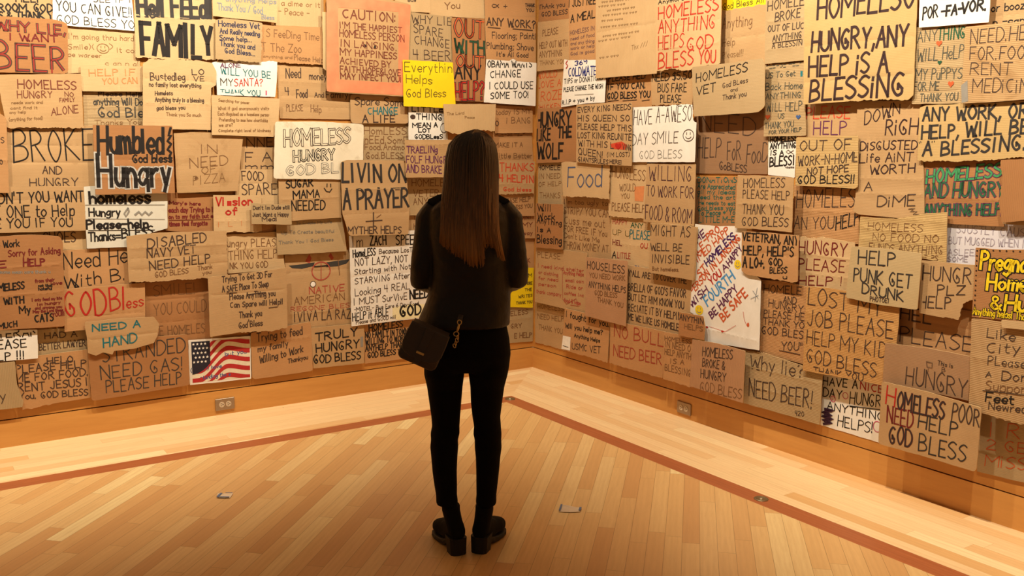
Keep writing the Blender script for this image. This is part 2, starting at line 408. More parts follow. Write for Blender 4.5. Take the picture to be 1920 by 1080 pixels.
# ---------------------------------------------------------------- one sign: board + lettering + painted marks
def hang(i, wall, base, t, amp, poly, tone, label, lines, extra=(), torn='', crease='', corr='', rnd_c=0.004, stain=0, kind='cardboard_sign'):
    rnd = random.Random(1000+i)
    poly = [(x/1000.0, z/1000.0) for x, z in poly]
    u0 = sum(p[0] for p in poly)/len(poly); v0 = min(p[1] for p in poly)
    P = [(x-u0, z-v0) for x, z in poly]
    x0, x1 = min(p[0] for p in P), max(p[0] for p in P); h = max(p[1] for p in P); wd = x1-x0
    cr = []
    for c in crease.split():
        f = float(c[1:]); cr.append((c[0], (h*(1-f)) if c[0] == 'h' else x0+wd*f, rnd.choice((-1,1)), rnd.uniform(-0.02,0.02)))
    ka, kb, ph = rnd.uniform(-5,5), rnd.uniform(-6,6), rnd.uniform(0,6.28); tilt = rnd.uniform(0.1,0.5)
    def zf(x, z):                                       # distance of the board's face from its own back plane
        r = t + amp*(0.5-tilt/2)*(0.5+0.5*math.sin(ka*x+kb*z+ph)) + amp*tilt*(1-z/max(h, 1e-3))*(0.8+0.2*math.sin(3*x+ph))
        for k, p, sg, tl in cr:
            q = (z if k == 'h' else x)-p-(tl*x if k == 'h' else 0)
            r += sg*0.0016*math.exp(-(q/0.005)**2)
        return r
    root = empty(kind, wp(wall, u0, v0, base), WALLS[wall][2])
    tag(root, label, 'poster' if kind == 'flag_poster' else 'sign', 'hand-lettered signs on the %s wall' % ('left' if wall == 'L' else 'right'))
    # outline with rounded corners, ragged where torn
    n = len(P); out = []
    for k in range(n):
        a, b, c = P[k-1], P[k], P[(k+1) % n]
        la, lb = math.hypot(a[0]-b[0], a[1]-b[1]), math.hypot(c[0]-b[0], c[1]-b[1])
        r = min(rnd_c, la*0.3, lb*0.3)
        pa = (b[0]+(a[0]-b[0])/la*r, b[1]+(a[1]-b[1])/la*r); pc = (b[0]+(c[0]-b[0])/lb*r, b[1]+(c[1]-b[1])/lb*r)
        pm = (0.5*b[0]+0.25*(pa[0]+pc[0]), 0.5*b[1]+0.25*(pa[1]+pc[1]))
        out.append((pa, pm, pc))
    ring = []
    for k in range(n):
        pa, pm, pc = out[k]; ring += [pa, pm, pc]
        nx = out[(k+1) % n][0]; d = math.hypot(nx[0]-pc[0], nx[1]-pc[1]); tr = str(k) in torn
        m = max(1, int(d/(0.007 if tr else 0.03))); ox, oz = -(nx[1]-pc[1])/max(d, 1e-6), (nx[0]-pc[0])/max(d, 1e-6); wob = 0.0
        for q in range(1, m):
            if tr: wob = wob*0.6+rnd.uniform(-0.0035,0.0035)
            else: wob = rnd.uniform(-0.0011,0.0011)
            f = q/m; ring.append((pc[0]+(nx[0]-pc[0])*f+ox*wob, pc[1]+(nx[1]-pc[1])*f+oz*wob))
    cand = []
    nxs, nzs = max(3, int(wd/0.035)), max(3, int(h/0.035))
    for a in range(1, nxs):
        for b in range(1, nzs): cand.append((x0+wd*a/nxs, h*b/nzs))
    for k, p, sg, tl in cr:
        m = max(6, int((wd if k == 'h' else h)/0.03))
        for a in range(1, m):
            for dlt in (-0.009,-0.004,0.0,0.004,0.009):
                cand.append((x0+wd*a/m, p+dlt+tl*(x0+wd*a/m)) if k == 'h' else (p+dlt, h*a/m))
    ins = [Vector(p) for p in cand if inside(p, ring)]
    vin = [Vector(p) for p in ring]; m = len(vin)
    vo, eo, fo, ov, oe, of = geometry.delaunay_2d_cdt(vin+ins, [(k, (k+1) % m) for k in range(m)], [], 1,1e-6)
    nv = len(vo)
    V = [(v.x, -zf(v.x, v.y), v.y) for v in vo]+[(v.x, -zf(v.x, v.y)+t, v.y) for v in vo]
    F = []; mi = []; sm = []
    cnt = {}
    for f in fo:
        f = list(f); a, b, c = vo[f[0]], vo[f[1]], vo[f[2]]
        if (b.x-a.x)*(c.y-a.y)-(b.y-a.y)*(c.x-a.x) < 0: f = f[::-1]
        F.append(f); mi.append(0); sm.append(True); F.append([nv+q for q in f[::-1]]); mi.append(0); sm.append(True)
        for q in range(len(f)):
            e = (f[q], f[(q+1) % len(f)]); cnt[e] = 1
    for (a, b) in list(cnt):
        if (b, a) not in cnt: F.append([a, nv+a, nv+b, b]); mi.append(1); sm.append(False)
    me = mesh('board', V, F, mi, True); me.set_sharp_from_angle(angle=0.8)
    obj('paper_sheet' if t < 0.003 else 'cardboard_panel', me, [board_mat(tone, corr, stain), edge_mat(tone)], root)
    # lettering
    R = Ribbons(zf, ring); keys = []
    def slot(k):
        if k not in keys: keys.append(k)
        return keys.index(k)
    L1, L2, L3 = 0.0009,0.0014,0.0019
    for ln in lines:
        text, a0, b0, a1, b1, hh, k, w = ln[:8]
        st = text_strokes(text, (a0/1000-u0, b0/1000-v0), (a1/1000-u0, b1/1000-v0), hh/1000.0, rnd)
        if len(ln) > 8:
            for cv, q in st: R.stroke(cv, q, (w+ln[9])/1000.0, L1, slot(ln[8]))
        for cv, q in st: R.stroke(cv, q, w/1000.0*rnd.uniform(0.92,1.08), L2 if len(ln) > 8 else L1+rnd.random()*0.0003, slot(k))
    parts = []
    for x in extra:
        kd = x[0]
        if kd == 'line':
            pts = [(x[1][q]/1000-u0, x[1][q+1]/1000-v0) for q in range(0, len(x[1]), 2)]
            R.stroke(len(pts) > 2, pts, x[3]/1000.0, L3, slot(x[2]))
        elif kd == 'ring':
            cx, cz, rx, rz, w = x[1]/1000-u0, x[2]/1000-v0, x[3]/1000, x[4]/1000, x[6]/1000
            R.strip(ellipse(cx, cz, rx, rz), w, L2, slot(x[5]), 0.0)
            if x[7]:
                for sg in (-1,1): R.strip([(cx+sg*rx*0.33, cz+rz*0.15), (cx+sg*rx*0.33, cz+rz*0.5)], w, L2, slot(x[5]))
                R.strip(ellipse(cx, cz, rx*0.55, rz*0.55,8, PI*1.15, PI*1.85), w, L2, slot(x[5]))
        elif kd == 'dots':
            pts = x[1]
            for q in range(x[2]):
                f = q/(x[2]-1); R.fan(ellipse((pts[0]+(pts[2]-pts[0])*f)/1000-u0, (pts[1]+(pts[3]-pts[1])*f)/1000-v0, x[3]/1000, x[3]/1000,8)[:-1], L2, slot(x[4]))
        else: parts.append(x)
    if R.F:
        obj('lettering', mesh('lettering', R.V, R.F, R.mi), [ink(k) for k in keys], root)
    for x in parts:
        kd = x[0]; Q = Ribbons(zf, ring); ks = []
        def sl(k):
            if k not in ks: ks.append(k)
            return ks.index(k)
        nm = kd
        if kd == 'poly':
            Q.fan([(x[1][q]/1000-u0, x[1][q+1]/1000-v0) for q in range(0, len(x[1]), 2)], 0.0006, sl(x[2])); nm = x[3]
        elif kd == 'disc':
            Q.fan(ellipse(x[1]/1000-u0, x[2]/1000-v0, x[3]/1000, x[4]/1000,14)[:-1], 0.0011, sl(x[5])); nm = x[6]
        elif kd == 'heart':
            cx, cz, rx, rz = x[1]/1000-u0, x[2]/1000-v0, x[3]/1000, x[4]/1000; nm = 'heart'
            Q.fan([(cx+rx*math.sin(a)**3*1.0, cz+rz*(13*math.cos(a)-5*math.cos(2*a)-2*math.cos(3*a)-math.cos(4*a))/16) for a in [2*PI*k/28 for k in range(28)]], 0.0021, sl(x[5]))
        elif kd == 'smile':
            cx, cz, rx, rz = x[1]/1000-u0, x[2]/1000-v0, x[3]/1000, x[4]/1000; nm = 'smiley_face'
            Q.fan(ellipse(cx, cz, rx, rz, 20)[:-1], 0.0008, sl(x[5]))
            for sg in (-1,1): Q.strip([(cx+sg*rx*0.3, cz+rz*0.1), (cx+sg*rx*0.3, cz+rz*0.45)], 0.004,0.0013, sl('gr'))
            Q.strip(ellipse(cx, cz, rx*0.55, rz*0.55,8, PI*1.15, PI*1.85), 0.004,0.0013, sl('gr'))
        elif kd == 'frame':
            o4 = [(x[1][q]/1000-u0, x[1][q+1]/1000-v0) for q in range(0,8,2)]; i4 = [(x[2][q]/1000-u0, x[2][q+1]/1000-v0) for q in range(0,8,2)]
            for k in range(4):
                a, b, c, d = o4[k], o4[(k+1) % 4], i4[(k+1) % 4], i4[k]; m = 12; bb = len(Q.V)
                for q in range(m+1):
                    f = q/m
                    for g in (0,0.5,1):
                        px = (a[0]+(b[0]-a[0])*f)*(1-g)+(d[0]+(c[0]-d[0])*f)*g; pz = (a[1]+(b[1]-a[1])*f)*(1-g)+(d[1]+(c[1]-d[1])*f)*g
                        Q.V.append((px, -(zf(px, pz)+0.0008), pz))
                for q in range(m):
                    for g in (0,1): s0 = bb+q*3+g; Q.F.append([s0, s0+1, s0+4, s0+3]); Q.mi.append(sl(x[3]))
            nm = x[4]
        elif kd == 'flag':
            c4 = P[:4]; nm = 'flag_picture'
            def bl(s, q, inset=0.045):
                s = inset+s*(1-2*inset*0.7); q = inset+q*(1-2*inset)
                a = (c4[0][0]+(c4[1][0]-c4[0][0])*s, c4[0][1]+(c4[1][1]-c4[0][1])*s); b = (c4[3][0]+(c4[2][0]-c4[3][0])*s, c4[3][1]+(c4[2][1]-c4[3][1])*s)
                return (a[0]+(b[0]-a[0])*q, a[1]+(b[1]-a[1])*q)
            def quads(fn, k, lift, m=24):
                bb = len(Q.V)
                for q in range(m+1):
                    for e in (0,1):
                        px, pz = fn(q/m, e); Q.V.append((px, -(zf(px, pz)+lift), pz))
                for q in range(m): Q.F.append([bb+2*q, bb+2*q+1, bb+2*q+3, bb+2*q+2]); Q.mi.append(sl(k))
            cl = lambda v: min(1.0, max(0.0, v))
            quads(lambda s, e: bl(s, e), 'c', 0.0006)
            sm3 = lambda t: t*t*(3-2*t)
            wav = lambda s: -0.52*sm3(cl((s-0.12)/0.5))+0.10*sm3(cl((s-0.6)/0.4))
            for k in range(7):
                q0 = 0.0+k*0.225
                quads(lambda s, e: bl(s, cl(q0+wav(s)+e*0.115)), 'fr', 0.0010)
            quads(lambda s, e: bl(0.31*s, cl(e*(0.80-0.25*s*s))), 'fb2', 0.0014,8)
            for a in range(4):
                for b in range(5):
                    px, pz = bl(0.035+0.065*a+(0.03 if b % 2 else 0), 0.06+0.11*b); r = 0.009
                    Q.fan([(px+(r if q % 2 == 0 else r*0.42)*math.sin(PI*q/5), pz+(r if q % 2 == 0 else r*0.42)*math.cos(PI*q/5)) for q in range(10)], 0.0020, sl('w'))
        obj(nm, mesh(nm, Q.V, Q.F, Q.mi), [ink(k) for k in ks], root)
    return root

SIGNS = [
(('L', 0.001,0.0038,0.006, [(-242,985), (-3,981), (-3,728), (-218,751)], 'o', "plain orange-brown cardboard beside the person's right elbow", [('K', -60,783,-37,781,31.1, 'br', 4.9)]), dict()),
(('L', 0.001,0.0038,0.006, [(-1031,1178), (-837,1178), (-855,1003), (-1024,1012)], 'k', "tan cardboard sliver left of the person's upper left sleeve", [('TH', -987,1127,-935,1125,31.8, 'b', 5.1), ('H', -984,1070,-960,1069,31.9, 'b', 5.1)]), dict()),
(('L', 0.001,0.0038,0.006, [(-2244,1166), (-1913,1149), (-1916,1058), (-2242,1068)], 'o', 'narrow orange-tan strip showing below the red-lettered card', []), dict()),
(('R', 0.001,0.0038,0.006, [(31,524), (425,548), (415,199), (37,193)], 'k', 'dim tan cardboard lowest in the corner with ghostly brown capitals', [('HOMELESS', 65,450,372,473,34.5, 'fb', 4.5), ('NEED HELP', 67,376,373,401,34.6, 'fb', 4.5), ('THANK YOU', 81,299,363,312,34.8, 'fb', 4.5)]), dict(torn='2')),
(('R', 0.001,0.0038,0.006, [(2892,2332), (2972,2322), (2978,2109), (2909,2115)], 'g', 'grey cardboard sliver between the big HUNGRY sign and the white card', []), dict()),
(('L', 0.001,0.0038,0.006, [(-3402,2401), (-3087,2410), (-3100,2237), (-3415,2213)], 'k', 'tan cardboard sign with bold black GOD & THANK above the red-brown beer sign', [('HELP', -3264,2327,-3140,2335,34.6, 'k', 6.2), ('ROOM. GOD', -3344,2273,-3097,2291,37.3, 'k', 7.2), ('S & THANK Y', -3346,2239,-3097,2256,32.0, 'k', 7.2)]), dict()),
(('L', 0.001,0.0038,0.006, [(-3045,2230), (-2682,2223), (-2670,2019), (-3049,1978)], 'l', 'pale tan cardboard with faint pencilled GOING THRU HARD and a small drawn face', [("I'm going thru hard", -3028,2160,-2699,2168,27.9, 'fb', 3.0), ('Smile)(', -3031,2105,-2905,2113,24.9, 'fb', 3.0), (')', -2825,2118,-2808,2119,25.3, 'fb', 3.0), ('it co', -2787,2103,-2702,2105,25.5, 'fb', 3.1), ('be wareer', -3034,2067,-2870,2070,22.2, 'fb', 2.7), ('c an n ali', -2851,2032,-2669,2036,22.7, 'fb', 2.6)]), dict(extra=[('ring', -2859,2119,30,25, 'fb', 3.4,1)])),
(('L', 0.001,0.0038,0.006, [(-2970,1898), (-2647,1910), (-2658,1689), (-2977,1690)], 'g', 'corrugated tan sign reading anything Will Do, God Bless above the HUMBLED sign', [('Please Help', -2895,1870,-2674,1875,20.0, 'kk', 5.1), ('anything Will Do', -2921,1821,-2671,1826,37.2, 'ink', 5.1), ('God Ble', -2901,1754,-2671,1762,51.7, 'ink', 6.7), ('Thanks You', -2922,1714,-2682,1721,25.9, 'fb', 3.4)]), dict(crease='h.35 h.55 h.75', corr='h')),
(('L', 0.001,0.0038,0.006, [(-1894,2084), (-1426,2095), (-1422,1772), (-1884,1769)], 'k', 'tan folded cardboard reading Need money 4 Food, Please Help in brown marker', [('Need', -1840,2009,-1746,2013,56.5, 'kk', 5.4), ('money', -1691,2006,-1581,2008,44.6, 'kk', 4.9), ('4', -1846,1909,-1823,1909,44.0, 'kk', 5.1), ('Food', -1776,1895,-1708,1897,50.8, 'kk', 5.7), ('And', -1660,1902,-1601,1904,28.9, 'kk', 4.3), ('Family', -1587,1901,-1441,1906,38.9, 'kk', 4.7), ('PLEASE', -1842,1814,-1738,1817,38.0, 'b', 3.7), ('Help', -1686,1812,-1621,1810,41.8, 'b', 4.0)]), dict(crease='h.33 h.6 h.78')),
(('L', 0.001,0.0038,0.006, [(-863,2618), (-426,2659), (-430,2461), (-864,2448)], 'l', 'tan cardboard at the top edge with a single brown word YOU', [('You', -740,2498,-626,2511,40.8, 'b', 6.1)]), dict()),
(('L', 0.0148,0.0038,0.006, [(-1008,2458), (-692,2450), (-681,2114), (-1035,2117)], 'g', 'tan cardboard sign reading WHY LIE, SPARE CHANGE 4 BEER in thin capitals', [('WHY LIE', -993,2393,-696,2395,50.4, 'kk', 5.1), ('SPARE', -978,2331,-765,2315,53.8, 'kk', 5.1), ('CHANGE', -971,2261,-717,2250,54.1, 'kk', 5.2), ('4 BEER', -984,2164,-705,2165,61.1, 'kk', 5.2)]), dict(corr='v')),
(('L', 0.001,0.0038,0.006, [(-1350,1760), (-1001,1753), (-1019,1512), (-1347,1520)], 'g', 'greyish tan sign reading nEEd.SomE Food in brown marker right of the white HOMELESS board', [('HomLESS', -1333,1684,-1033,1684,47.3, 'b', 5.2), ('nEEd.SomE', -1330,1627,-1025,1626,44.0, 'b', 5.2), ('Food.Andmo', -1331,1584,-1049,1585,37.3, 'b', 4.9), ('God.BLESS', -1324,1530,-1058,1529,37.4, 'b', 4.9)]), dict()),
(('L', 0.0148,0.0038,0.006, [(-298,1139), (-8,1140), (-6,955), (-252,967)], 'o', "small brown cardboard beside the person's right sleeve with red-brown MY WAY", [('POINT', -152,1092,-41,1099,30.5, 'br', 5.1), ('MY', -115,1041,-31,1041,30.6, 'br', 5.2), ('way', -114,987,-30,983,26.8, 'br', 4.8)]), dict()),
(('L', 0.001,0.0038,0.006, [(-330,483), (-4,461), (-6,195), (-306,209)], 'g', "greyish cardboard low in the corner beside the person's right hip", [('ELESS', -202,405,-51,406,31.4, 'b', 5.3), ('GRY', -201,311,-107,309,31.5, 'b', 5.3), ('E HELP', -168,237,-16,228,35.7, 'b', 5.7)]), dict(crease='h.38')),
(('L', 0.0148,0.0038,0.006, [(-3347,1701), (-2925,1708), (-2939,1353), (-3362,1363)], 'k', 'large tan sign with tall thin black BROKE above AND HUNGRY', [('BROKE', -3325,1513,-2940,1529,158.8, 'k', 7.0), ('AND', -3195,1457,-3106,1453,39.2, 'kk', 4.8), ('HUNGRY', -3260,1391,-3028,1387,42.2, 'kk', 4.6)]), dict(crease='h.3 h.55')),
(('L', 0.001,0.0038,0.006, [(-2130,1678), (-1903,1681), (-1917,1452), (-2132,1460)], 'k', 'cardboard partly hidden left of the white HOMELESS board showing tall letters', [('NNE', -2092,1598,-1932,1604,53.3, 'kk', 5.6), ('F A', -2104,1513,-1942,1513,53.5, 'kk', 5.7), ('mm', -2106,1473,-1936,1471,28.4, 'kk', 5.7)]), dict()),
(('L', 0.0148,0.0038,0.006, [(-1043,1416), (-687,1411), (-688,1152), (-1030,1157)], 'g', "tan cardboard above the person's left shoulder with thin brown VETERAN ANY", [('HOMELE', -1004,1349,-762,1345,45.7, 'b', 5.1), ('VETERA', -993,1282,-754,1277,42.4, 'b', 5.1), ('ANY', -994,1226,-886,1227,42.3, 'b', 5.1)]), dict()),
(('L', 0.001,0.0038,0.006, [(-3485,1168), (-2999,1152), (-3000,1041), (-3492,1063)], 'l', 'pale tan cardboard with large letters OES above Need He', [('SHOES', -3211,1090,-3054,1088,54.4, 'kk', 5.2)]), dict()),
(('L', 0.0148,0.0038,0.006, [(-3132,1044), (-2778,1048), (-2779,813), (-3133,818)], 'o', 'orange-brown cardboard with black Need He With B above the red GOD BLESS', [('Need He', -3125,940,-2800,959,87.9, 'k', 6.1), ('With B.', -3124,838,-2813,864,67.7, 'k', 5.8)]), dict()),
(('L', 0.001,0.0038,0.006, [(-2707,861), (-2345,847), (-2355,452), (-2721,474)], 'd', 'brown creased cardboard with faint SMILE and YOU COULD BE HOMELESS', [('SMILE!', -2660,756,-2429,752,62.0, 'b', 3.9), ('YOU COULD', -2665,645,-2369,642,65.6, 'b', 3.9), ('E HOMELES', -2639,524,-2383,516,53.5, 'b', 4.0)]), dict(crease='h.32 h.65')),
(('L', 0.001,0.0038,0.006, [(-3275,625), (-3021,611), (-3027,455), (-3280,474)], 'g', 'greyish cardboard strip reading HAD A BETTER in dark capitals', [('HAD A', -3237,572,-3078,566,32.3, 'kk', 4.8), ('BETTER LAWYER', -3267,510,-3038,511,35.4, 'kk', 4.0)]), dict(crease='h.42')),
(('L', 0.0148,0.0012,0.0025, [(-2484,481), (-2113,466), (-2119,201), (-2486,212)], 'w', 'poster of a rippling stars and stripes flag above the baseboard', [('but you', -2272,360,-2143,364,26.1, 'bl', 3.8), ('(& still) have', -2477,288,-2297,294,22.5, 'bl', 3.5), ('standing there', -2423,236,-2245,238,22.7, 'bl', 3.5)]), dict(extra=[('flag',)], kind='flag_poster')),
(('L', 0.001,0.0038,0.006, [(-1879,945), (-1432,953), (-1434,471), (-1662,463), (-1879,479)], 'k', 'tan cardboard with drawn dark wings, a red circle and VIVA lettering', [('NATIVE', -1727,691,-1493,692,40.9, 'r2', 5.8), ('AMERICAN', -1827,629,-1490,633,47.6, 'b', 4.6), ('REGONE BLES', -1852,591,-1458,582,27.3, 'r2', 3.1), ('IVIVA LA RAZ', -1833,525,-1448,511,61.6, 'kk', 5.8)]), dict(extra=[('poly', [-1857,878,-1806,878,-1686,887,-1694,864,-1772,852,-1834,860], 'ink', 'painted_wing'), ('poly', [-1608,882,-1507,889,-1448,892,-1471,866,-1529,853,-1609,851], 'ink', 'painted_wing'), ('ring', -1645,830,61,57, 'r2', 7.4,0), ('poly', [-1749,897,-1720,942,-1707,915,-1718,882], 'r2', 'painted_feather'), ('poly', [-1578,941,-1557,906,-1572,893,-1593,921], 'r2', 'painted_feather'), ('line', [-1687,860,-1602,861], 'k', 8.1), ('line', [-1644,884,-1647,776], 'r2', 4.4), ('disc', -1701,750,16,16, 'w', 'painted_disc'), ('ring', -1701,750,18,18, 'kk', 4.0,0), ('line', [-1529,890,-1520,797], 'b', 4.8)], crease='h.25 h.78', stain=1)),
(('L', 0.0148,0.0038,0.006, [(-2239,1088), (-1994,1089), (-1913,1092), (-1883,858), (-2239,857)], 'l', 'tan cardboard with PLEAS THING HELP lettering cut off at left', [('ungry PLEAS', -2236,1015,-1940,1002,48.0, 'b', 4.3), ('THING HELP', -2229,939,-1935,933,51.4, 'b', 4.3), ('NK YOU GOD', -2225,884,-1994,879,35.3, 'b', 4.3)]), dict(crease='h.4')),
(('L', 0.001,0.0038,0.006, [(-1359,467), (-892,464), (-894,191), (-1356,197)], 'o', 'orange-brown cardboard beside the handbag reading NO FAMILY IN TOWN', [('HOMELESS', -1322,410,-1075,413,43.0, 'k', 7.4), ('NO FAMILY IN TOWN', -1349,367,-1040,362,39.5, 'k', 6.5), ('WILLING TO WORK', -1350,321,-1048,319,39.6, 'k', 6.5), ('ANYHELP THANK', -1351,278,-1049,279,36.0, 'k', 6.5), ('GOD BLESS YOU', -1333,233,-1041,231,36.1, 'k', 6.5)]), dict()),
(('R', 0.001,0.0038,0.006, [(40,2700), (396,2649), (401,2450), (40,2462)], 'd', 'brown cardboard at the top right of the corner reading THANK YOU GOD BLESS', [('ThAnk you', 41,2555,340,2539,28.2, 'kk', 6.0), ('GOD BLESS', 80,2501,371,2488,28.1, 'kk', 5.4)]), dict()),
(('R', 0.001,0.0038,0.006, [(48,2148), (391,2139), (387,1843), (48,1860)], 'o', 'orange-brown corner cardboard with orange letters WOULD LOVE A', [('WOULD', 30,2081,261,2086,43.4, 'or', 5.9), ('LOVE A', 31,2014,311,2023,43.4, 'or', 5.9), ('FROZE', 20,1923,325,1934,61.6, 'or', 6.5), ('CHICKEN', 21,1871,314,1874,29.1, 'or', 4.9)]), dict()),
(('R', 0.001,0.0038,0.006, [(752,2063), (1223,2062), (1222,1854), (769,1854)], 'o', 'tan cardboard reading IF YOU CAN with underlined GOD BLESS YOU', [('PLEASE HELP', 811,2023,1177,2027,32.4, 'k', 6.7), ('IF YOU CAN.', 808,1973,1160,1968,35.8, 'k', 7.6), ('GOD BLESS YOU', 805,1913,1205,1912,39.0, 'k', 7.9)]), dict(extra=[('line', [810,1900,914,1903], 'k', 4.0), ('line', [955,1898,1085,1900], 'k', 3.9), ('line', [1134,1892,1201,1896], 'k', 3.8)])),
(('R', 0.001,0.0012,0.0025, [(1749,2478), (2070,2437), (2072,2351), (1903,2347), (1763,2357)], 'y', 'yellow card scrap at the top edge reading God Bless All', [('God Bless All', 1767,2362,2056,2368,30.6, 'ol', 4.0)]), dict(kind='paper_sign')),
(('R', 0.001,0.0038,0.006, [(2357,1853), (2675,1842), (2681,1671), (2366,1667)], 'k', 'orange-tan cardboard with red PLEASE over purple HELP', [('PLEASE', 2373,1763,2629,1760,54.5, 'lr', 6.1), ('HELP', 2421,1683,2614,1682,65.0, 'pu', 5.9)]), dict()),
(('R', 0.001,0.0038,0.006, [(54,1508), (353,1514), (354,1208), (54,1197)], 'g', 'faded grey-tan cardboard in the corner with ghostly HOMELE lettering', [('HOMELE', 48,1448,312,1455,29.6, 'kk', 5.7), ('IN NEED', 62,1385,313,1397,33.4, 'b', 4.3), ('OF HELP', 63,1328,327,1346,29.7, 'fb', 4.0), ('THANKS', 77,1249,316,1261,37.2, 'fb', 4.4)]), dict()),
(('R', 0.0148,0.0038,0.006, [(346,1281), (879,1299), (909,882), (357,847)], 'k', 'tan sign below Food with faded brown STRIP and THROW MONEY lines', [("I'm too ugly to", 378,1224,844,1236,31.8, 'b', 4.8), ('STRIP/ YOU CAN', 380,1159,867,1162,45.9, 'b', 5.4), ('Cuss me out', 387,1090,821,1093,49.8, 'b', 5.4), ('FOR FREE IF You', 389,1038,845,1036,39.1, 'b', 5.4), ("Don't Like Me", 390,994,770,991,32.2, 'b', 4.5), ('THROW MONEY AT', 385,920,864,937,46.4, 'b', 5.1), ('me', 387,857,477,863,29.4, 'b', 4.6)]), dict()),
(('R', 0.0286,0.0038,0.006, [(899,1192), (1279,1196), (1284,850), (910,863)], 'l', 'tan cardboard with multicoloured words HAPPY, PLEASE and A LITTLE', [('HAPPY', 917,1128,1056,1128,30.4, 'r2', 4.6), ('UP U', 919,1056,1079,1056,33.8, 'ol', 4.0), ('ANY', 1092,1117,1201,1119,29.7, 'g', 5.1), ('PLEASE', 1085,1046,1266,1052,52.7, 't', 5.9), ('HEL', 921,995,1010,993,30.6, 'dr', 5.5), ('OU', 1186,995,1249,998,29.6, 'r', 5.0), ('A', 919,905,956,909,44.6, 'k', 6.8), ('LITTLE', 971,914,1094,920,33.8, 'r2', 5.2), ('Bless', 1142,857,1250,863,23.2, 'bl', 5.4)]), dict(crease='h.55')),
(('R', 0.001,0.0038,0.006, [(1604,1447), (1934,1454), (1929,1179), (1622,1168)], 'd', 'brown cardboard covered in dense teal-green handwriting below NEED HELP FOR FOOD', [('DONATIONS', 1627,1414,1924,1425,29.8, 'tg', 5.1), ('Are Appreciated', 1629,1381,1914,1386,26.8, 'tg', 4.3), ('all my ideas', 1630,1350,1915,1360,23.9, 'tg', 4.0), ('feed the art', 1632,1320,1917,1331,23.9, 'tg', 4.0), ('He needs to eat', 1642,1289,1919,1299,20.9, 'tg', 3.8), ('God bless you', 1635,1255,1920,1275,24.0, 'tg', 4.3), ('To Peace * Yo', 1641,1225,1922,1249,27.0, 'tg', 4.6), ('LITTLE M-E', 1651,1186,1920,1204,33.0, 'tg', 4.6)]), dict()),
(('R', 0.001,0.0012,0.0025, [(3167,1309), (3572,1318), (3591,1096), (3173,1104)], 'v', 'cool white sheet with pale violet capitals at the right edge', [('I SJUSTLY CAUS', 3184,1251,3512,1256,34.2, 'pg', 3.1), ('BUT MUGGED WHEN I', 3181,1198,3516,1212,32.0, 'pg', 3.1), ('ASLEEP', 3182,1148,3327,1158,28.0, 'pg', 3.2), ('SOME', 3184,1120,3276,1127,21.2, 'pg', 3.2)]), dict(kind='paper_sign')),
(('R', 0.0286,0.0038,0.006, [(70,903), (656,914), (656,503), (70,500)], 'k', 'dim tan corner cardboard with many lines of faded red handwriting', [('PLEASE', 97,829,363,841,37.7, 'fb', 4.7), ('I need kind shelter', 98,756,625,778,26.0, 'r2', 4.3), ('or clothing', 112,711,341,719,22.7, 'r2', 4.4), ('for need', 113,669,342,682,22.8, 'r2', 4.4), ('person', 114,627,318,637,22.8, 'r2', 4.5), ('thank company', 89,569,381,582,26.6, 'r2', 4.5), ('Anything Helps', 402,741,626,753,25.5, 'r2', 4.9), ('small coin', 427,692,627,706,21.9, 'r2', 4.6), ('Ride or', 440,649,617,658,25.6, 'r2', 4.6), ('coffee Inc', 417,602,630,612,22.0, 'r2', 4.3), ('food & hope', 418,550,597,553,25.8, 'r2', 5.0)]), dict(extra=[('line', [389,781,400,569,443,538,549,590,586,544,491,538], 'r2', 3.7)])),
(('R', 0.0424,0.0038,0.006, [(1071,881), (1687,873), (1688,490), (1451,491), (1075,489)], 'k', "tan cardboard reading OF GOD'S FAVOR, LET HIM KNOW YOU", [("Y'ALL ARE TO COVER THE", 1094,812,1607,825,35.7, 'kk', 5.8), ("BRELLA OF GOD'S FAVOR", 1097,721,1606,743,45.6, 'kk', 5.9), ('BUT LET HIM KNOW YOU', 1100,660,1592,675,42.5, 'kk', 5.9), ('RECIATE IT BY HELPIN', 1102,592,1569,604,42.7, 'kk', 5.9), ('ME WE LIKE US HOMELE', 1104,535,1554,537,39.6, 'kk', 5.9)]), dict(torn='3')),
(('R', 0.0562,0.0038,0.006, [(944,507), (1455,516), (1445,227), (943,222)], 'o', 'reddish tan cardboard with red NEED BEER near the baseboard', [('NO BULL', 985,406,1441,425,77.3, 'r3', 7.0), ('NEED BEER', 984,279,1432,308,71.0, 'r3', 7.0)]), dict(torn='2')),
(('R', 0.001,0.0038,0.006, [(2955,920), (3330,912), (3337,707), (2960,701)], 'o', 'orange-brown cardboard with large thin PLEASE below the PLZ sign', [('HEL', 2973,826,3128,825,59.3, 'kk', 6.7), ('PLEASE', 2981,720,3330,734,68.1, 'kk', 5.0)]), dict(crease='h.4')),
(('R', 0.001,0.0012,0.0025, [(2559,479), (2921,501), (2922,205), (2558,206)], 'w', 'white card near the baseboard with underlined HUNGRY and a dark scribble', [('HAVE A', 2560,420,2764,443,40.6, 'k', 5.4), ('NICE', 2780,446,2904,450,36.7, 'r', 5.0), ('DAY', 2564,362,2676,368,43.8, 'k', 5.2), ('HUNGRY', 2724,358,2935,388,60.6, 'k', 5.0), ('ANYTHING', 2594,299,2917,318,40.2, 'k', 5.1), ('HELPS!', 2660,229,2863,243,53.7, 'k', 5.1)]), dict(extra=[('line', [2725,347,2910,369], 'k', 4.3), ('line', [2562,294,2633,300,2566,276,2625,273,2564,255,2633,255,2569,234,2628,235,2580,217], 'pd', 13.9), ('ring', 2697,392,15,16, 'pk', 3.2,0), ('ring', 2626,360,14,15, 'pk', 3.8,0), ('line', [2625,373,2626,360,2617,346], 'pk', 3.0), ('ring', 2887,281,23,26, 'pk', 3.7,0)], kind='paper_sign')),
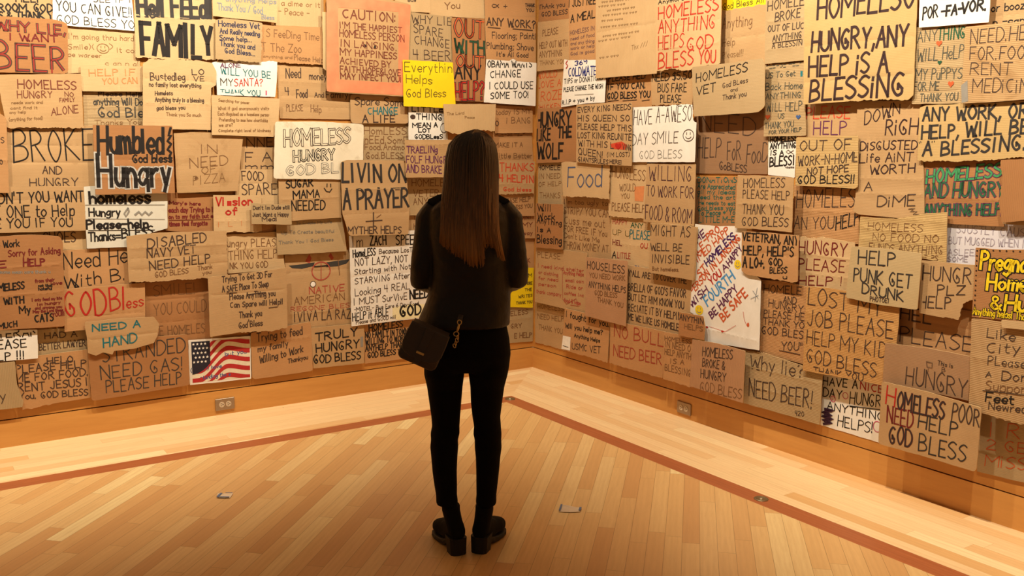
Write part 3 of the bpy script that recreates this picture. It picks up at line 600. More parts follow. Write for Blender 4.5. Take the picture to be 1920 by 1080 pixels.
(('R', 0.001,0.0038,0.006, [(3385,481), (3646,494), (3670,223), (3398,208)], 'g', 'greyish cardboard at the bottom right edge with thin orange-red letters', [('I R', 3435,378,3568,402,64.9, 'or', 4.0), ('2 GE', 3432,320,3598,344,46.4, 'or', 3.8), ('MiSS', 3432,244,3608,275,51.2, 'or', 3.8)]), dict()),
(('L', 0.0148,0.0012,0.0025, [(-3089,2408), (-2701,2445), (-2695,2221), (-3100,2225)], 'w', 'white board reading YOU CAN GIVE, GOD BLESS in thin black capitals', [('SEE IF I', -2894,2356,-2704,2369,27.8, 'k', 3.7), ('YOU CAN GIVE!!', -3078,2299,-2703,2291,49.6, 'k', 4.5), ('GOD BLESS YO', -3079,2235,-2695,2232,41.5, 'k', 3.7)]), dict(kind='paper_sign')),
(('L', 0.0286,0.0038,0.006, [(-3378,1956), (-2981,1980), (-2984,1695), (-3351,1693)], 'k', 'tan cardboard sign with red-brown HOMELESS HUNGRY and ALONE at lower right', [('HOMELESS', -3285,1893,-3009,1896,43.7, 'br', 5.4), ('HUNGRY', -3291,1842,-3128,1850,35.3, 'br', 3.9), ('NO', -3066,1858,-3024,1859,22.1, 'br', 3.2), ('FAMILY', -3093,1829,-3021,1834,19.4, 'br', 3.0), ('needs work and', -3319,1812,-3175,1819,13.6, 'fb', 2.4), ('cant find it', -3326,1785,-3202,1791,13.6, 'fb', 2.4), ('any help', -3332,1763,-3258,1767,13.5, 'fb', 2.4), ('(anything for food)', -3337,1725,-3180,1736,16.3, 'fb', 2.4), ('ALONE', -3136,1759,-3006,1776,38.8, 'br', 4.0)]), dict(torn='2')),
(('L', 0.001,0.0038,0.006, [(-1883,2523), (-1588,2550), (-1587,2306), (-1893,2309)], 'l', 'tan cardboard at the top edge with faint brown Peace between dashes', [('a dime or it', -1853,2428,-1612,2436,27.8, 'fb', 3.9), ('- Peace -', -1874,2377,-1681,2380,34.0, 'fb', 3.9)]), dict(corr='v')),
(('L', 0.0148,0.0038,0.006, [(-1998,2306), (-1600,2320), (-1598,2095), (-1999,2093)], 'o', 'orange-tan cardboard sign reading FeeDing Time, The Zoo in thin brown letters', [('S FeeDing Time', -1955,2242,-1629,2239,43.4, 'b', 3.9), ('T The Zoo', -1987,2155,-1744,2160,49.4, 'b', 3.9), ('anything and', -1979,2119,-1802,2122,15.4, 'fb', 2.8), ('Please Help', -1789,2117,-1605,2108,31.5, 'b', 3.4)]), dict(torn='2', crease='v.35')),
(('L', 0.0286,0.0012,0.0025, [(-2286,2074), (-2154,2093), (-1899,2098), (-1905,1993), (-1918,1893), (-2263,1893), (-2265,2007)], 'w', 'torn white card with teal handwriting ending THANK YOU beside the Need money sign', [('ALONE', -2236,2047,-2121,2056,24.0, 'pu', 4.3), ('WILL YOU BE', -2237,2014,-1944,2000,39.5, 't', 4.6), ('MY', -2240,1948,-2168,1948,39.2, 'ink', 4.3), ('SANTA?', -2159,1948,-1991,1955,39.7, 'r', 4.4), ('THANK YOU', -2242,1894,-2009,1896,33.5, 't', 4.4), ('!', -1973,1897,-1967,1897,27.8, 'pk', 8.4)]), dict(torn='01', kind='paper_sign')),
(('L', 0.0286,0.0038,0.006, [(-1610,2408), (-1485,2412), (-1494,2042), (-1591,2060), (-1612,2075)], 'l', 'pale cardboard flap peeking out left of the orange-bordered CAUTION sign', []), dict()),
(('L', 0.0148,0.0038,0.006, [(-1113,2593), (-859,2617), (-856,2464), (-1000,2459), (-1107,2457)], 'l', 'pale cardboard corner at the top edge right of the CAUTION sign', [('ous', -1019,2520,-961,2525,19.8, 'kk', 4.5)]), dict()),
(('L', 0.0148,0.0038,0.006, [(-443,2656), (-23,2695), (-20,2502), (-434,2466)], 'o', 'orange-tan cardboard at the top of the corner with a drawn fish and plus sign', [('+', -288,2534,-258,2537,35.1, 'kk', 5.1), ('THANK', -107,2563,-26,2570,21.4, 'kk', 4.8), ('YOU', -98,2532,-34,2537,21.5, 'kk', 4.8)]), dict(extra=[('line', [-327,2562,-349,2543,-370,2538,-383,2547,-370,2559,-349,2557,-327,2541], 'kk', 5.2)])),
(('L', 0.0286,0.0038,0.006, [(-443,2475), (-30,2500), (-22,2182), (-434,2175)], 'o', 'orange-tan corner sign reading ANY WORK? above Flooring and Plumbing', [('ANY WORK?', -430,2417,-29,2424,49.5, 'kk', 8.3), ('Flooring; Painti', -387,2332,-28,2352,42.7, 'kk', 5.4), ('Plumbing; Shove', -430,2263,-46,2272,42.7, 'kk', 5.4), ("It's All Good", -352,2218,-91,2222,28.6, 'kk', 5.1)]), dict(extra=[('line', [-421,2403,-323,2403], 'kk', 5.6), ('line', [-218,2407,-56,2408], 'kk', 6.4)])),
(('L', 0.0148,0.0038,0.006, [(-1429,1929), (-1014,1930), (-1024,1753), (-1429,1749)], 'k', 'small tan sign with rounded corners, Spare Some in black and CHANGE in teal', [('Spare Some', -1398,1864,-1046,1864,46.6, 'kk', 6.0), ('CHANGE', -1311,1807,-1104,1812,43.5, 't', 6.6), ('A LIFE', -1349,1757,-1124,1761,43.5, 'kk', 7.8)]), dict(rnd_c=0.02)),
(('L', 0.0286,0.0012,0.0025, [(-1027,1868), (-757,1868), (-733,1652), (-1030,1650)], 'w', 'small white card with black letters LITTLE THING MEAN A LOT', [('LITTLE', -1004,1831,-769,1833,30.9, 'k', 6.8), ('THING', -970,1781,-778,1781,37.9, 'k', 6.8), ('MEAN A', -998,1729,-815,1735,27.6, 'k', 6.8), ('LOT', -955,1699,-867,1700,24.2, 'k', 6.8), ('GODBLesS', -983,1657,-778,1659,27.7, 'k', 6.2)]), dict(extra=[('disc', -997,1797,20,15, 'kk', 'scribbled_dot'), ('ring', -766,1729,24,31, 'k', 4.5,0)], kind='paper_sign')),
(('L', 0.001,0.0038,0.006, [(-467,1698), (-33,1711), (-17,1493), (-445,1502)], 'o', "orange-tan cardboard right of the person's hair reading MAKE IT A little Better", [('PLEASE HELP', -336,1678,-93,1687,25.7, 'b', 5.3), ('MAKE IT A', -349,1605,-111,1609,29.5, 'b', 5.0), ('little Better', -322,1531,-31,1531,33.4, 'b', 5.0)]), dict(crease='h.9')),
(('L', 0.0286,0.0038,0.006, [(-418,1298), (-25,1297), (-23,1118), (-374,1131)], 'o', "narrow brown cardboard just above the person's right shoulder reading BLESS YOU", [('PLEASE HELP', -307,1218,-61,1226,30.0, 'b', 5.4), ('BLESS YOU', -226,1171,-42,1180,26.4, 'b', 5.1)]), dict()),
(('L', 0.001,0.0038,0.006, [(-2503,1343), (-2294,1329), (-2290,1280), (-2484,1288)], 'l', 'small curled pale flap edged in orange below the stained IN NEED sign', []), dict(extra=[('line', [-2490,1294,-2296,1289], 'or', 4.9)])),
(('L', 0.0148,0.0038,0.006, [(-2158,1467), (-1902,1465), (-1913,1228), (-2181,1280)], 'l', 'tan cardboard sign reading FOOD SPARE in thin black letters', [('FOOD', -2132,1405,-2003,1403,50.3, 'kk', 5.4), ('SPARE', -2135,1320,-1923,1318,63.3, 'kk', 5.7)]), dict(crease='h.35')),
(('L', 0.0286,0.0038,0.006, [(-1936,1188), (-1505,1175), (-1481,948), (-1714,948), (-1936,951)], 'g', 'greyish cardboard with faded blue-grey lines of small handwriting below SUGAR MAMA', [('To Create My Life', -1812,1131,-1578,1131,16.5, 'fgr', 3.3), ('Up To Create beautiful', -1906,1076,-1562,1070,19.8, 'fgr', 3.3), ('Thank You I God Bless', -1924,1016,-1570,1017,19.8, 'fgr', 3.3)]), dict()),
(('L', 0.0286,0.0038,0.006, [(-3473,1393), (-3001,1387), (-3004,1148), (-3489,1154)], 'k', 'wide tan sign at the left edge reading YOU WANT ONE to Help in black', [("DN'T YOU WANT", -3411,1307,-3006,1307,55.9, 'k', 6.3), ('E ONE to Help', -3435,1231,-3058,1231,61.5, 'k', 5.8), ('E YOU IF YOU', -3434,1179,-3069,1174,47.6, 'k', 5.3)]), dict(crease='h.3')),
(('L', 0.0148,0.0038,0.006, [(-2574,1351), (-2299,1321), (-2314,1091), (-2584,1128)], 'd', 'brown cardboard with dark red handwriting reading each day Trying', [("Mary's here", -2554,1276,-2381,1264,18.2, 'dr', 4.4), ('each day Trying to l', -2559,1230,-2312,1225,27.5, 'dr', 5.5), ('on to my faith but e', -2561,1194,-2313,1191,21.4, 'dr', 5.0), ('times feel forgotte', -2560,1152,-2346,1149,24.5, 'dr', 5.2)]), dict(extra=[('line', [-2561,1185,-2326,1182], 'dr', 3.0)])),
(('L', 0.0286,0.0038,0.006, [(-3134,835), (-2712,840), (-2721,603), (-3142,604)], 'o', 'orange-brown cardboard with large bright red GOD Bless', [('GOD', -3135,686,-2924,683,135.2, 'r', 9.5), ('Bl', -2901,696,-2827,701,128.6, 'r', 8.6), ('ess', -2816,703,-2727,710,60.5, 'r', 6.0)]), dict(crease='h.7')),
(('L', 0.0148,0.0038,0.006, [(-3388,484), (-3025,491), (-3029,216), (-3219,211), (-3371,198)], 'o', 'orange-brown cardboard reading PLEASE HELP ME FOR FOOD low on the left wall', [('HELO', -3235,433,-3107,429,35.4, 'kk', 5.0), ('PLEASE HELP', -3389,403,-3044,394,41.1, 'kk', 5.5), ('ME FOR FOOD.', -3394,354,-3036,344,41.2, 'kk', 5.3), ('RENT JESUS L', -3385,300,-3025,288,44.3, 'kk', 5.3), ('You. GOD BLESS', -3380,258,-3042,233,35.5, 'kk', 5.1)]), dict(torn='3')),
(('L', 0.0148,0.0038,0.006, [(-1728,476), (-1362,470), (-1366,204), (-1717,214)], 'k', 'tan cardboard above the baseboard reading TRULY HUNGRY in bold black', [('TRULY', -1698,387,-1412,394,52.0, 'k', 8.1), ('HUNGRY', -1696,315,-1402,315,55.6, 'k', 7.8), ('GOD BLESS', -1716,245,-1392,236,52.3, 'k', 7.8)]), dict(extra=[('poly', [-1390,381,-1371,382,-1372,315,-1391,314], 'gr', 'tape_piece')])),
(('R', 0.0148,0.0038,0.006, [(48,2466), (407,2452), (409,2130), (48,2131)], 'k', 'tan corner cardboard reading HELP OUT WITH ANYTHING', [('PLEASE', 107,2365,285,2366,42.5, 'b', 5.4), ('HELP OUT WiTH', 71,2285,388,2278,39.0, 'b', 5.4), ('ANYTHING', 72,2223,336,2219,39.2, 'b', 5.5), ('THANK YOU', 79,2172,373,2164,28.5, 'fb', 4.2)]), dict()),
(('R', 0.0148,0.0038,0.006, [(396,2648), (692,2610), (706,2165), (414,2164)], 'o', 'narrow tan sign near the corner reading A MEAL in black', [('I JUST NEE', 399,2525,679,2517,47.1, 'k', 6.7), ('A MEAL', 425,2426,676,2431,47.3, 'k', 7.9), ('HOMELESS IN', 421,2344,673,2355,27.1, 'fpu', 4.6), ('need of food', 428,2309,675,2315,20.4, 'fpu', 4.0), ('and any thing', 429,2278,676,2278,20.4, 'fpu', 4.0), ('work or help', 430,2247,677,2248,20.4, 'fpu', 4.0), ('God is good', 431,2212,678,2214,20.5, 'fpu', 4.0)]), dict(crease='v.55')),
(('R', 0.0148,0.0038,0.006, [(1218,2074), (1584,2070), (1577,1856), (1236,1863)], 'k', 'small tan sign asking NEED $5.50 BUS FARE PLEASE', [('NEED $5.50', 1231,2002,1566,2003,42.8, 'k', 6.1), ('BUS FARE', 1285,1937,1526,1930,49.0, 'k', 5.5), ('PLEASE', 1310,1876,1486,1871,43.1, 'k', 5.5)]), dict(torn='2')),
(('R', 0.0087,0.0038,0.006, [(1763,2356), (1895,2353), (1951,2358), (2082,2354), (2104,2048), (1778,2064)], 'k', 'tan cardboard with faint thin brown Anything Help Please', [('Anything', 1780,2261,1990,2255,56.1, 'b', 3.8), ('Help', 1785,2164,1874,2165,39.8, 'b', 3.3), ('Please!!!', 1789,2097,1939,2104,34.1, 'fb', 3.1)]), dict(torn='012', crease='h.5')),
(('R', 0.0225,0.0038,0.006, [(2089,2432), (2343,2400), (2365,2049), (2105,2048)], 'g', 'greyish cardboard left of the big HUNGRY sign reading BROKE OUT OF LUCK', [('HOMELE', 2107,2318,2338,2321,47.5, 'kk', 5.0), ('BROKE', 2160,2256,2319,2263,44.9, 'kk', 5.5), ('OUT OF LUC', 2117,2209,2345,2206,31.8, 'kk', 4.5), ('ANYTHING', 2151,2158,2335,2163,29.2, 'kk', 4.1), ('A BLESSIN', 2150,2123,2340,2126,26.6, 'kk', 4.1)]), dict(extra=[('line', [2152,2150,2335,2155], 'kk', 3.2)], crease='h.45 h.82')),
(('R', 0.0148,0.0038,0.006, [(54,1874), (509,1878), (518,1513), (54,1494)], 'd', 'orange-brown corner sign with bold black HUNGRY LIKE THE WOLF', [('HUNGRY', 49,1744,442,1761,93.9, 'k', 15.6), ('LiKE', 57,1651,215,1658,81.0, 'k', 13.9), ('THE', 301,1672,450,1676,67.8, 'k', 14.1), ('WOLF', 65,1528,365,1532,102.5, 'k', 16.5)]), dict()),
(('R', 0.001,0.0038,0.006, [(1578,1808), (2107,1812), (2129,1690), (2135,1475), (1608,1466)], 'b', 'dark brown cardboard with tall thin NEED HELP FOR FOOD', [('NEED', 1625,1711,2042,1679,98.8, 'kk', 5.2), ('HELP', 1620,1554,1794,1562,107.4, 'kk', 5.4), ('FoR', 1847,1543,1947,1550,104.4, 'kk', 5.2), ('FooD', 1987,1528,2131,1542,99.0, 'kk', 5.1), ('GoBLESS', 1793,1494,1993,1479,40.8, 'kk', 5.2)]), dict()),
(('R', 0.001,0.0012,0.0025, [(2126,1679), (2315,1678), (2315,1463), (2138,1472)], 'w', 'narrow white card with bold black ANYTHING IS A BLESSING', [('HOMELESS', 2143,1642,2316,1651,27.4, 'k', 6.2), ('ANYTHING', 2145,1609,2312,1616,27.4, 'k', 5.7), ('IS A', 2147,1576,2235,1579,24.9, 'k', 5.7), ('BLESSI', 2147,1517,2311,1529,46.9, 'k', 7.9), ('-thanks', 2250,1508,2308,1512,10.9, 'kk', 2.5)]), dict(extra=[('line', [2299,1602,2266,1585,2251,1596,2265,1604,2300,1583], 'kk', 3.3)], kind='paper_sign')),
(('R', 0.0087,0.0038,0.006, [(3040,1570), (3405,1584), (3430,1293), (3062,1285)], 'd', 'brown cardboard with purple-edged green HOMELESS AND HUNGRY lettering', [('HOMELESS', 3062,1463,3400,1504,55.2, 'gn', 9.1, 'pu', 6.0), ('AND HUNGRY', 3056,1398,3419,1422,59.9, 'gd', 6.6, 'pu', 5.5), ('ANYTHING HELP.', 3062,1319,3419,1342,46.3, 'gd', 6.7, 'pu', 5.6)]), dict(crease='h.6')),
(('R', 0.0225,0.0038,0.006, [(3423,1331), (3582,1348), (3586,1307), (3432,1305)], 'l', 'thin pale cardboard lip below the blank brown piece at right', []), dict()),
(('R', 0.001,0.0038,0.006, [(2317,1428), (2704,1432), (2723,1155), (2328,1144)], 'o', 'orange-brown corrugated sign reading HOMELES above AN YOU HELP', [('HOMELES', 2338,1311,2686,1334,90.0, 'kk', 5.0), ('AN YOU', 2331,1200,2574,1221,62.0, 'kk', 4.6), ('HELP', 2587,1212,2716,1253,67.6, 'k', 6.1)]), dict(crease='h.45', corr='h')),
(('R', 0.0424,0.0038,0.006, [(878,1516), (1238,1529), (1228,1177), (889,1175)], 'l', 'tan sign with brown WOULD YOU PLEASE HELP right of the Food sign', [('HUNGLESS', 912,1426,1224,1407,65.7, 'b', 5.0), ('WOULD', 988,1339,1139,1345,42.9, 'b', 3.9), ('YOU', 1005,1293,1086,1297,29.8, 'fb', 3.9), ('PLEASE HELP', 920,1214,1227,1216,49.7, 'b', 5.1)]), dict(extra=[('poly', [1128,1371,1220,1378,1214,1284,1136,1283], 'lo', 'orange_patch')], torn='2')),
(('R', 0.0424,0.0038,0.006, [(84,1213), (408,1223), (410,913), (89,898)], 'd', 'orange-brown corner sign reading Will Work AnyThing in black', [('Will', 110,1162,269,1168,44.7, 'k', 7.0), ('Work', 111,1101,314,1111,44.7, 'k', 7.0), ('AnyThing', 105,1075,394,1077,37.1, 'k', 6.7), ('Is A', 107,1014,272,1016,33.8, 'k', 6.8), ('Blessing', 108,934,397,949,56.0, 'k', 8.4)]), dict()),
(('R', 0.0562,0.0012,0.0025, [(1669,1180), (1822,1179), (1972,1190), (2057,1179), (2068,977), (2172,917), (2183,535), (1977,524), (1782,508), (1751,634), (1655,666)], 'w', 'tall white poster with diagonal multicoloured words and FOURTH in blue', [('HE', 1695,1072,1755,1125,39.4, 'pu', 7.6), ('LF', 1702,1017,1750,1058,39.5, 'or', 7.7), ('-PRO', 1754,1074,1864,1155,38.9, 'or', 7.5), ('IMED HAPP', 1700,961,1935,1152,38.9, 'or', 7.0), ('HOMELESS', 1777,948,1979,1126,38.6, 'pv', 8.5), ('ST', 1722,878,1773,933,36.6, 'or', 7.7), ('PERSON IN LANSING', 1671,772,2018,1123,38.9, 'or', 7.3), ('WISH', 1667,693,1792,806,40.0, 'pu', 7.8), ('YOU', 1815,843,1893,910,42.0, 'r', 8.1), ('A', 1908,927,1938,954,35.5, 'pu', 7.2), ('HAPPY', 1945,967,2033,1067,38.0, 'pu', 7.4), ('"', 1754,740,1766,751,24.5, 'bl', 4.1), ('FOURTH', 1792,720,1988,903,56.9, 'lb', 9.7), ('BE HAPPY', 1829,652,2015,839,41.9, 'pu', 8.1), ('BE SAFE', 1915,650,2084,824,47.3, 'or', 9.0)]), dict(extra=[('smile', 1727,689,32,28, 'y'), ('smile', 2003,982,25,26, 'y'), ('line', [2094,652,2069,684,2059,727], 'lr', 2.6), ('disc', 2097,662,8,12, 'or', 'painted_spark'), ('line', [2120,852,2160,814], 'fbl', 2.6), ('line', [2149,871,2138,797], 'fbl', 2.6), ('line', [2108,807,2173,839], 'fbl', 2.6), ('line', [1811,606,1933,596,2010,644], 'lr', 2.1), ('disc', 1913,595,10,5, 'r', 'painted_spark'), ('disc', 1794,600,10,5, 'r', 'painted_spark')], crease='h.88', kind='paper_sign')),
(('R', 0.0148,0.0038,0.006, [(2373,1160), (2546,1172), (2709,1162), (2726,921), (2389,904)], 'l', 'pale layered cardboard with dark red HUNGRY PLEASE HELP', [('HUNGRY', 2381,1081,2665,1090,64.2, 'dr', 6.3), ('PLEASE', 2386,996,2661,1010,59.1, 'dr', 5.6), ('HELP', 2391,916,2594,936,46.1, 'dr', 6.1), ('!', 2644,942,2653,943,44.8, 'dr', 4.3)]), dict(torn='0', crease='h.35 h.7')),
(('R', 0.0424,0.0038,0.006, [(444,510), (928,510), (911,217), (420,216)], 'o', 'orange-brown cardboard with a small white sticker reading will you help me?', [('I fought for you.', 457,452,919,456,39.7, 'k', 6.5), ('Will you help me?', 453,376,856,393,32.7, 'k', 6.2), ('Anything Helps', 556,327,830,338,25.4, 'k', 5.2), ('USMC VET', 535,241,838,264,43.7, 'kk', 5.6)]), dict(extra=[('poly', [430,316,515,319,511,225,414,219], 'w', 'sticker'), ('line', [432,245,492,244], 'kk', 3.8)], torn='2')),
(('R', 0.07,0.0038,0.006, [(1456,518), (1697,526), (1707,227), (1464,227)], 'o', 'narrow tan cardboard reading IN NEED OF HELP, IS A BLESSING', [('HOMELESS', 1468,467,1686,484,25.5, 'b', 4.6), ('IN NEED O', 1469,428,1684,436,35.1, 'b', 4.6), ('HELP ANYTH', 1471,383,1690,392,35.1, 'b', 4.6), ('IS A', 1519,337,1636,350,28.8, 'b', 4.6), ('BLESSING', 1476,285,1695,292,38.5, 'b', 4.6)]), dict(torn='2')),
(('R', 0.0286,0.0038,0.006, [(2152,913), (2306,923), (2457,914), (2469,510), (2164,517)], 'o', 'orange-tan cardboard reading AND HUNGRY, THANK YOU GOD BLESS YOU', [('HOMELE', 2174,849,2419,867,42.1, 'kk', 4.8), ('AND', 2306,810,2389,816,33.5, 'kk', 4.5), ('HUNGRY', 2211,776,2435,775,39.3, 'kk', 4.5), ('PLEASE HE', 2182,717,2445,738,36.6, 'kk', 4.6), ('THANK YO', 2180,678,2447,693,33.9, 'kk', 4.8), ('GOD BLES', 2172,625,2444,642,39.7, 'kk', 4.8), ('YOU"', 2310,559,2441,577,45.0, 'kk', 4.8)]), dict(extra=[('line', [2297,553,2432,556], 'kk', 4.0)], corr='h')),
(('L', 0.0225,0.0038,0.006, [(-3414,2247), (-3098,2251), (-3030,2237), (-3042,1977), (-3433,1967)], 'd', 'dark brown rounded cardboard sign reading WHY LIE, I WANT BEER in red', [('WHY LIE,', -3367,2181,-3046,2176,45.4, 'dr2', 5.8, 'kk', 6.4), ('I WANT', -3310,2132,-3084,2136,32.2, 'dr', 6.8), ('BEER', -3380,1983,-3052,1982,131.9, 'dr2', 7.3, 'kk', 9.2)]), dict(rnd_c=0.02)),
(('L', 0.0148,0.0038,0.006, [(-2687,2468), (-2245,2510), (-2258,2091), (-2482,2082), (-2698,2082)], 'l', 'large tan cardboard sign with huge brush-painted black FAMILY across it', [('Hell FEEdI', -2673,2304,-2267,2324,103.5, 'bk', 20.7), ('FAMILY', -2661,2101,-2273,2099,168.4, 'k', 24.8)]), dict(torn='23', crease='h.47')),
(('L', 0.0148,0.0038,0.006, [(-2979,2025), (-2661,2035), (-2671,1897), (-2978,1889)], 'l', 'small pale cardboard strip with faint orange HELP IF YOU CAN', [('HELP IF', -2939,1971,-2705,1985,33.9, 'lo', 5.1), ('YOU CAN', -2875,1929,-2696,1942,31.2, 'lo', 5.1)]), dict(crease='v.6')),
(('L', 0.0363,0.0038,0.006, [(-2666,2045), (-2630,2076), (-2364,2081), (-2287,2071), (-2265,2024), (-2271,1947), (-2299,1931), (-2311,1694), (-2683,1697)], 'l', 'tan cardboard sign with torn top reading Busted leg in dark marker', [('Bustedleg', -2630,1961,-2443,1966,40.6, 'kk', 4.7), ('LO', -2403,2000,-2335,2003,29.5, 'kk', 4.8), ('VE', -2396,1965,-2336,1968,26.6, 'kk', 4.3), ('no family lost everything', -2638,1926,-2356,1931,23.4, 'kk', 3.7), ('Homeless', -2609,1881,-2514,1884,23.3, 'kk', 3.7), ('Anything truly is a blessing', -2610,1846,-2344,1849,23.5, 'kk', 3.7), ('god bless you', -2604,1800,-2450,1807,20.5, 'kk', 3.7), ('Thank you So much', -2554,1769,-2363,1768,17.7, 'fb', 2.9)]), dict(torn='01', crease='h.3 h.62')),
(('L', 0.0286,0.0038,0.006, [(-704,2444), (-447,2457), (-433,1909), (-694,1908)], 'd', 'tall narrow brown sign reading OUT WITH OUT ANY HELP in coloured brush letters', [('OUT', -680,2330,-455,2331,113.6, 'or', 8.1, 'kk', 11.7), ('WITH', -680,2227,-451,2220,83.1, 'g', 8.1, 'kk', 8.3), ('OUT', -668,2135,-463,2131,76.5, 'or', 7.5, 'kk', 10.4), ('ANY', -681,2055,-480,2056,87.2, 'k', 12.6), ('HELP?', -681,1916,-454,1923,115.8, 'r', 8.8, 'kk', 10.5)]), dict()),
(('L', 0.0148,0.0038,0.006, [(-363,1890), (-36,1888), (-34,1707), (-354,1699)], 'o', 'brown corner cardboard with faint TODAY IS MY beneath the white square sign', [('today IS MY', -346,1826,-54,1840,32.9, 'b', 4.9), ('O', -350,1750,-323,1750,32.6, 'kk', 5.2), ('i BANG', -257,1770,-53,1773,40.4, 'b', 4.6)]), dict(crease='h.98')),
(('L', 0.0424,0.0038,0.006, [(-384,1507), (-32,1505), (-39,1279), (-361,1279)], 'k', "tan cardboard with large orange-red THANKS right of the person's hair", [('THANKS', -331,1440,-46,1441,55.6, 'lr', 7.3), ('4 HELPIN', -331,1374,-45,1355,48.3, 'lr', 8.7), ('God bless', -299,1304,-62,1295,26.1, 'lr', 5.4)]), dict(torn='2', crease='h.7')),
(('L', 0.0148,0.0012,0.0025, [(-293,768), (-10,742), (-16,448), (-291,481)], 'y', "yellow card behind the person's right elbow with small dark lines", [('AM', -85,677,-28,677,23.4, 'ol', 4.6), ('MORE', -84,622,-23,621,19.5, 'ol', 4.6), ('THE', -88,576,-27,575,19.6, 'ol', 4.6), ('WRITES', -144,530,-22,531,19.6, 'ol', 4.2), ('THANK YOU', -162,485,-21,484,19.6, 'ol', 4.2)]), dict(kind='paper_sign')),
(('L', 0.0286,0.0038,0.006, [(-2516,1673), (-2355,1687), (-2121,1659), (-2167,1343), (-2513,1339)], 'k', 'stained tan cardboard right of HUMBLED with faint brown IN NEED OF', [('IN', -2375,1563,-2278,1560,48.5, 'b', 3.8), ('NEED', -2436,1479,-2218,1496,57.8, 'b', 4.1), ('OF', -2371,1445,-2288,1456,39.6, 'fb', 3.6), ('PIZZA', -2422,1385,-2238,1400,48.9, 'fb', 3.6)]), dict(extra=[('disc', -2402,1421,11,8, 'st', 'stain')], stain=1)),
(('L', 0.0424,0.0038,0.006, [(-1920,1421), (-1521,1416), (-1519,1163), (-1851,1156), (-1922,1159)], 'k', 'tan cardboard reading SUGAR MAMA NEEDED with a small drawn smile', [('SUGAR', -1872,1354,-1702,1363,45.1, 'k', 7.5), ('MAMA', -1830,1288,-1661,1297,45.5, 'k', 7.3), ('NEEDED', -1843,1217,-1628,1220,58.7, 'k', 7.3)]), dict(extra=[('line', [-1610,1375,-1611,1358], 'k', 5.9), ('line', [-1586,1374,-1586,1358], 'k', 5.9), ('line', [-1629,1349,-1615,1329,-1594,1325,-1579,1344], 'k', 5.9)], crease='h.5')),
(('L', 0.0286,0.0038,0.006, [(-2309,1322), (-2024,1312), (-2028,1098), (-2315,1105)], 'l', 'tan cardboard with crossed-out red word and OF in red marker', [('Vi', -2296,1263,-2249,1261,46.4, 'r', 8.4), ('sion', -2196,1260,-2081,1259,47.0, 'r', 8.5), ('of', -2239,1205,-2176,1206,40.6, 'r', 7.9), ('I  L  I  X', -2292,1138,-2062,1138,28.3, 'lo', 2.8)]), dict(extra=[('poly', [-2230,1286,-2204,1285,-2205,1257,-2231,1258], 'r', 'crossed_out_letter')], torn='2', crease='h.7')),
(('L', 0.0286,0.0012,0.0025, [(-3001,1384), (-2885,1387), (-2565,1352), (-2574,1141), (-2660,1121), (-2792,1046), (-3004,1049)], 'gw', 'dirty white sheet with heavy black brush lettering reading Hungry Please-help', [('homeless', -2974,1294,-2660,1288,64.2, 'k', 13.1), ('Hungry', -2983,1225,-2825,1220,43.6, 'k', 7.8), ('Please-help', -2998,1156,-2681,1149,47.0, 'k', 10.6), ('Thanks=', -2991,1089,-2829,1087,46.8, 'k', 7.9), ('BLESS', -2820,1095,-2655,1108,50.6, 'k', 8.0)]), dict(extra=[('line', [-2998,1286,-2568,1274], 'gr', 2.9), ('line', [-3003,1212,-2572,1192], 'gr', 2.9), ('line', [-3006,1148,-2645,1135], 'k', 3.5), ('line', [-2781,1262,-2802,1233,-2794,1216,-2776,1244,-2781,1259], 'gr', 8.8), ('line', [-2743,1225,-2725,1240,-2709,1221,-2691,1239,-2672,1220,-2657,1234], 'gr', 11.8)], kind='paper_sign')),
(('L', 0.0286,0.0038,0.006, [(-3535,470), (-3391,470), (-3389,347), (-3364,250), (-3371,219), (-3552,221)], 'g', 'greyish cardboard at the bottom left frame edge with a single letter y', [('y', -3472,266,-3449,269,48.8, 'kk', 4.1)]), dict(corr='v')),
(('L', 0.0148,0.0038,0.006, [(-2113,486), (-1911,502), (-1727,517), (-1721,200), (-2023,196), (-2097,196), (-2113,208)], 'o', 'orange-brown cardboard reading Trying to feed my family Willing to Work', [('Trying to feed', -2076,426,-1785,441,50.1, 'kk', 5.7), ('my family', -2071,363,-1881,377,36.7, 'kk', 5.4), ('Willing to Work', -2064,292,-1785,329,43.7, 'kk', 5.7), ('Thankyou', -1884,269,-1754,280,27.2, 'kk', 4.9)]), dict(crease='h.3', rnd_c=0.015)),
(('R', 0.0286,0.0012,0.0025, [(373,2191), (421,2181), (750,2162), (813,2032), (807,1893), (622,1892), (345,1876)], 'w', 'small slanting white card with blue lettering and a red mark at its corner', [('369', 491,2142,620,2147,27.3, 'nb', 6.8), ('COLDWATE', 423,2076,716,2071,54.7, 'nb', 7.7), ('TIPS or DONATIONS', 377,2030,781,2034,30.8, 'k', 4.9), ('PLEASE CHANGE THE WISH', 373,1977,783,1984,27.4, 'k', 4.9), ('R.I.P + you * by', 357,1890,704,1913,27.7, 'k', 5.3)]), dict(extra=[('line', [409,2178,392,2162,416,2147,398,2130], 'r', 8.4), ('line', [496,1951,692,1950], 'gr', 3.1)], kind='paper_sign')),
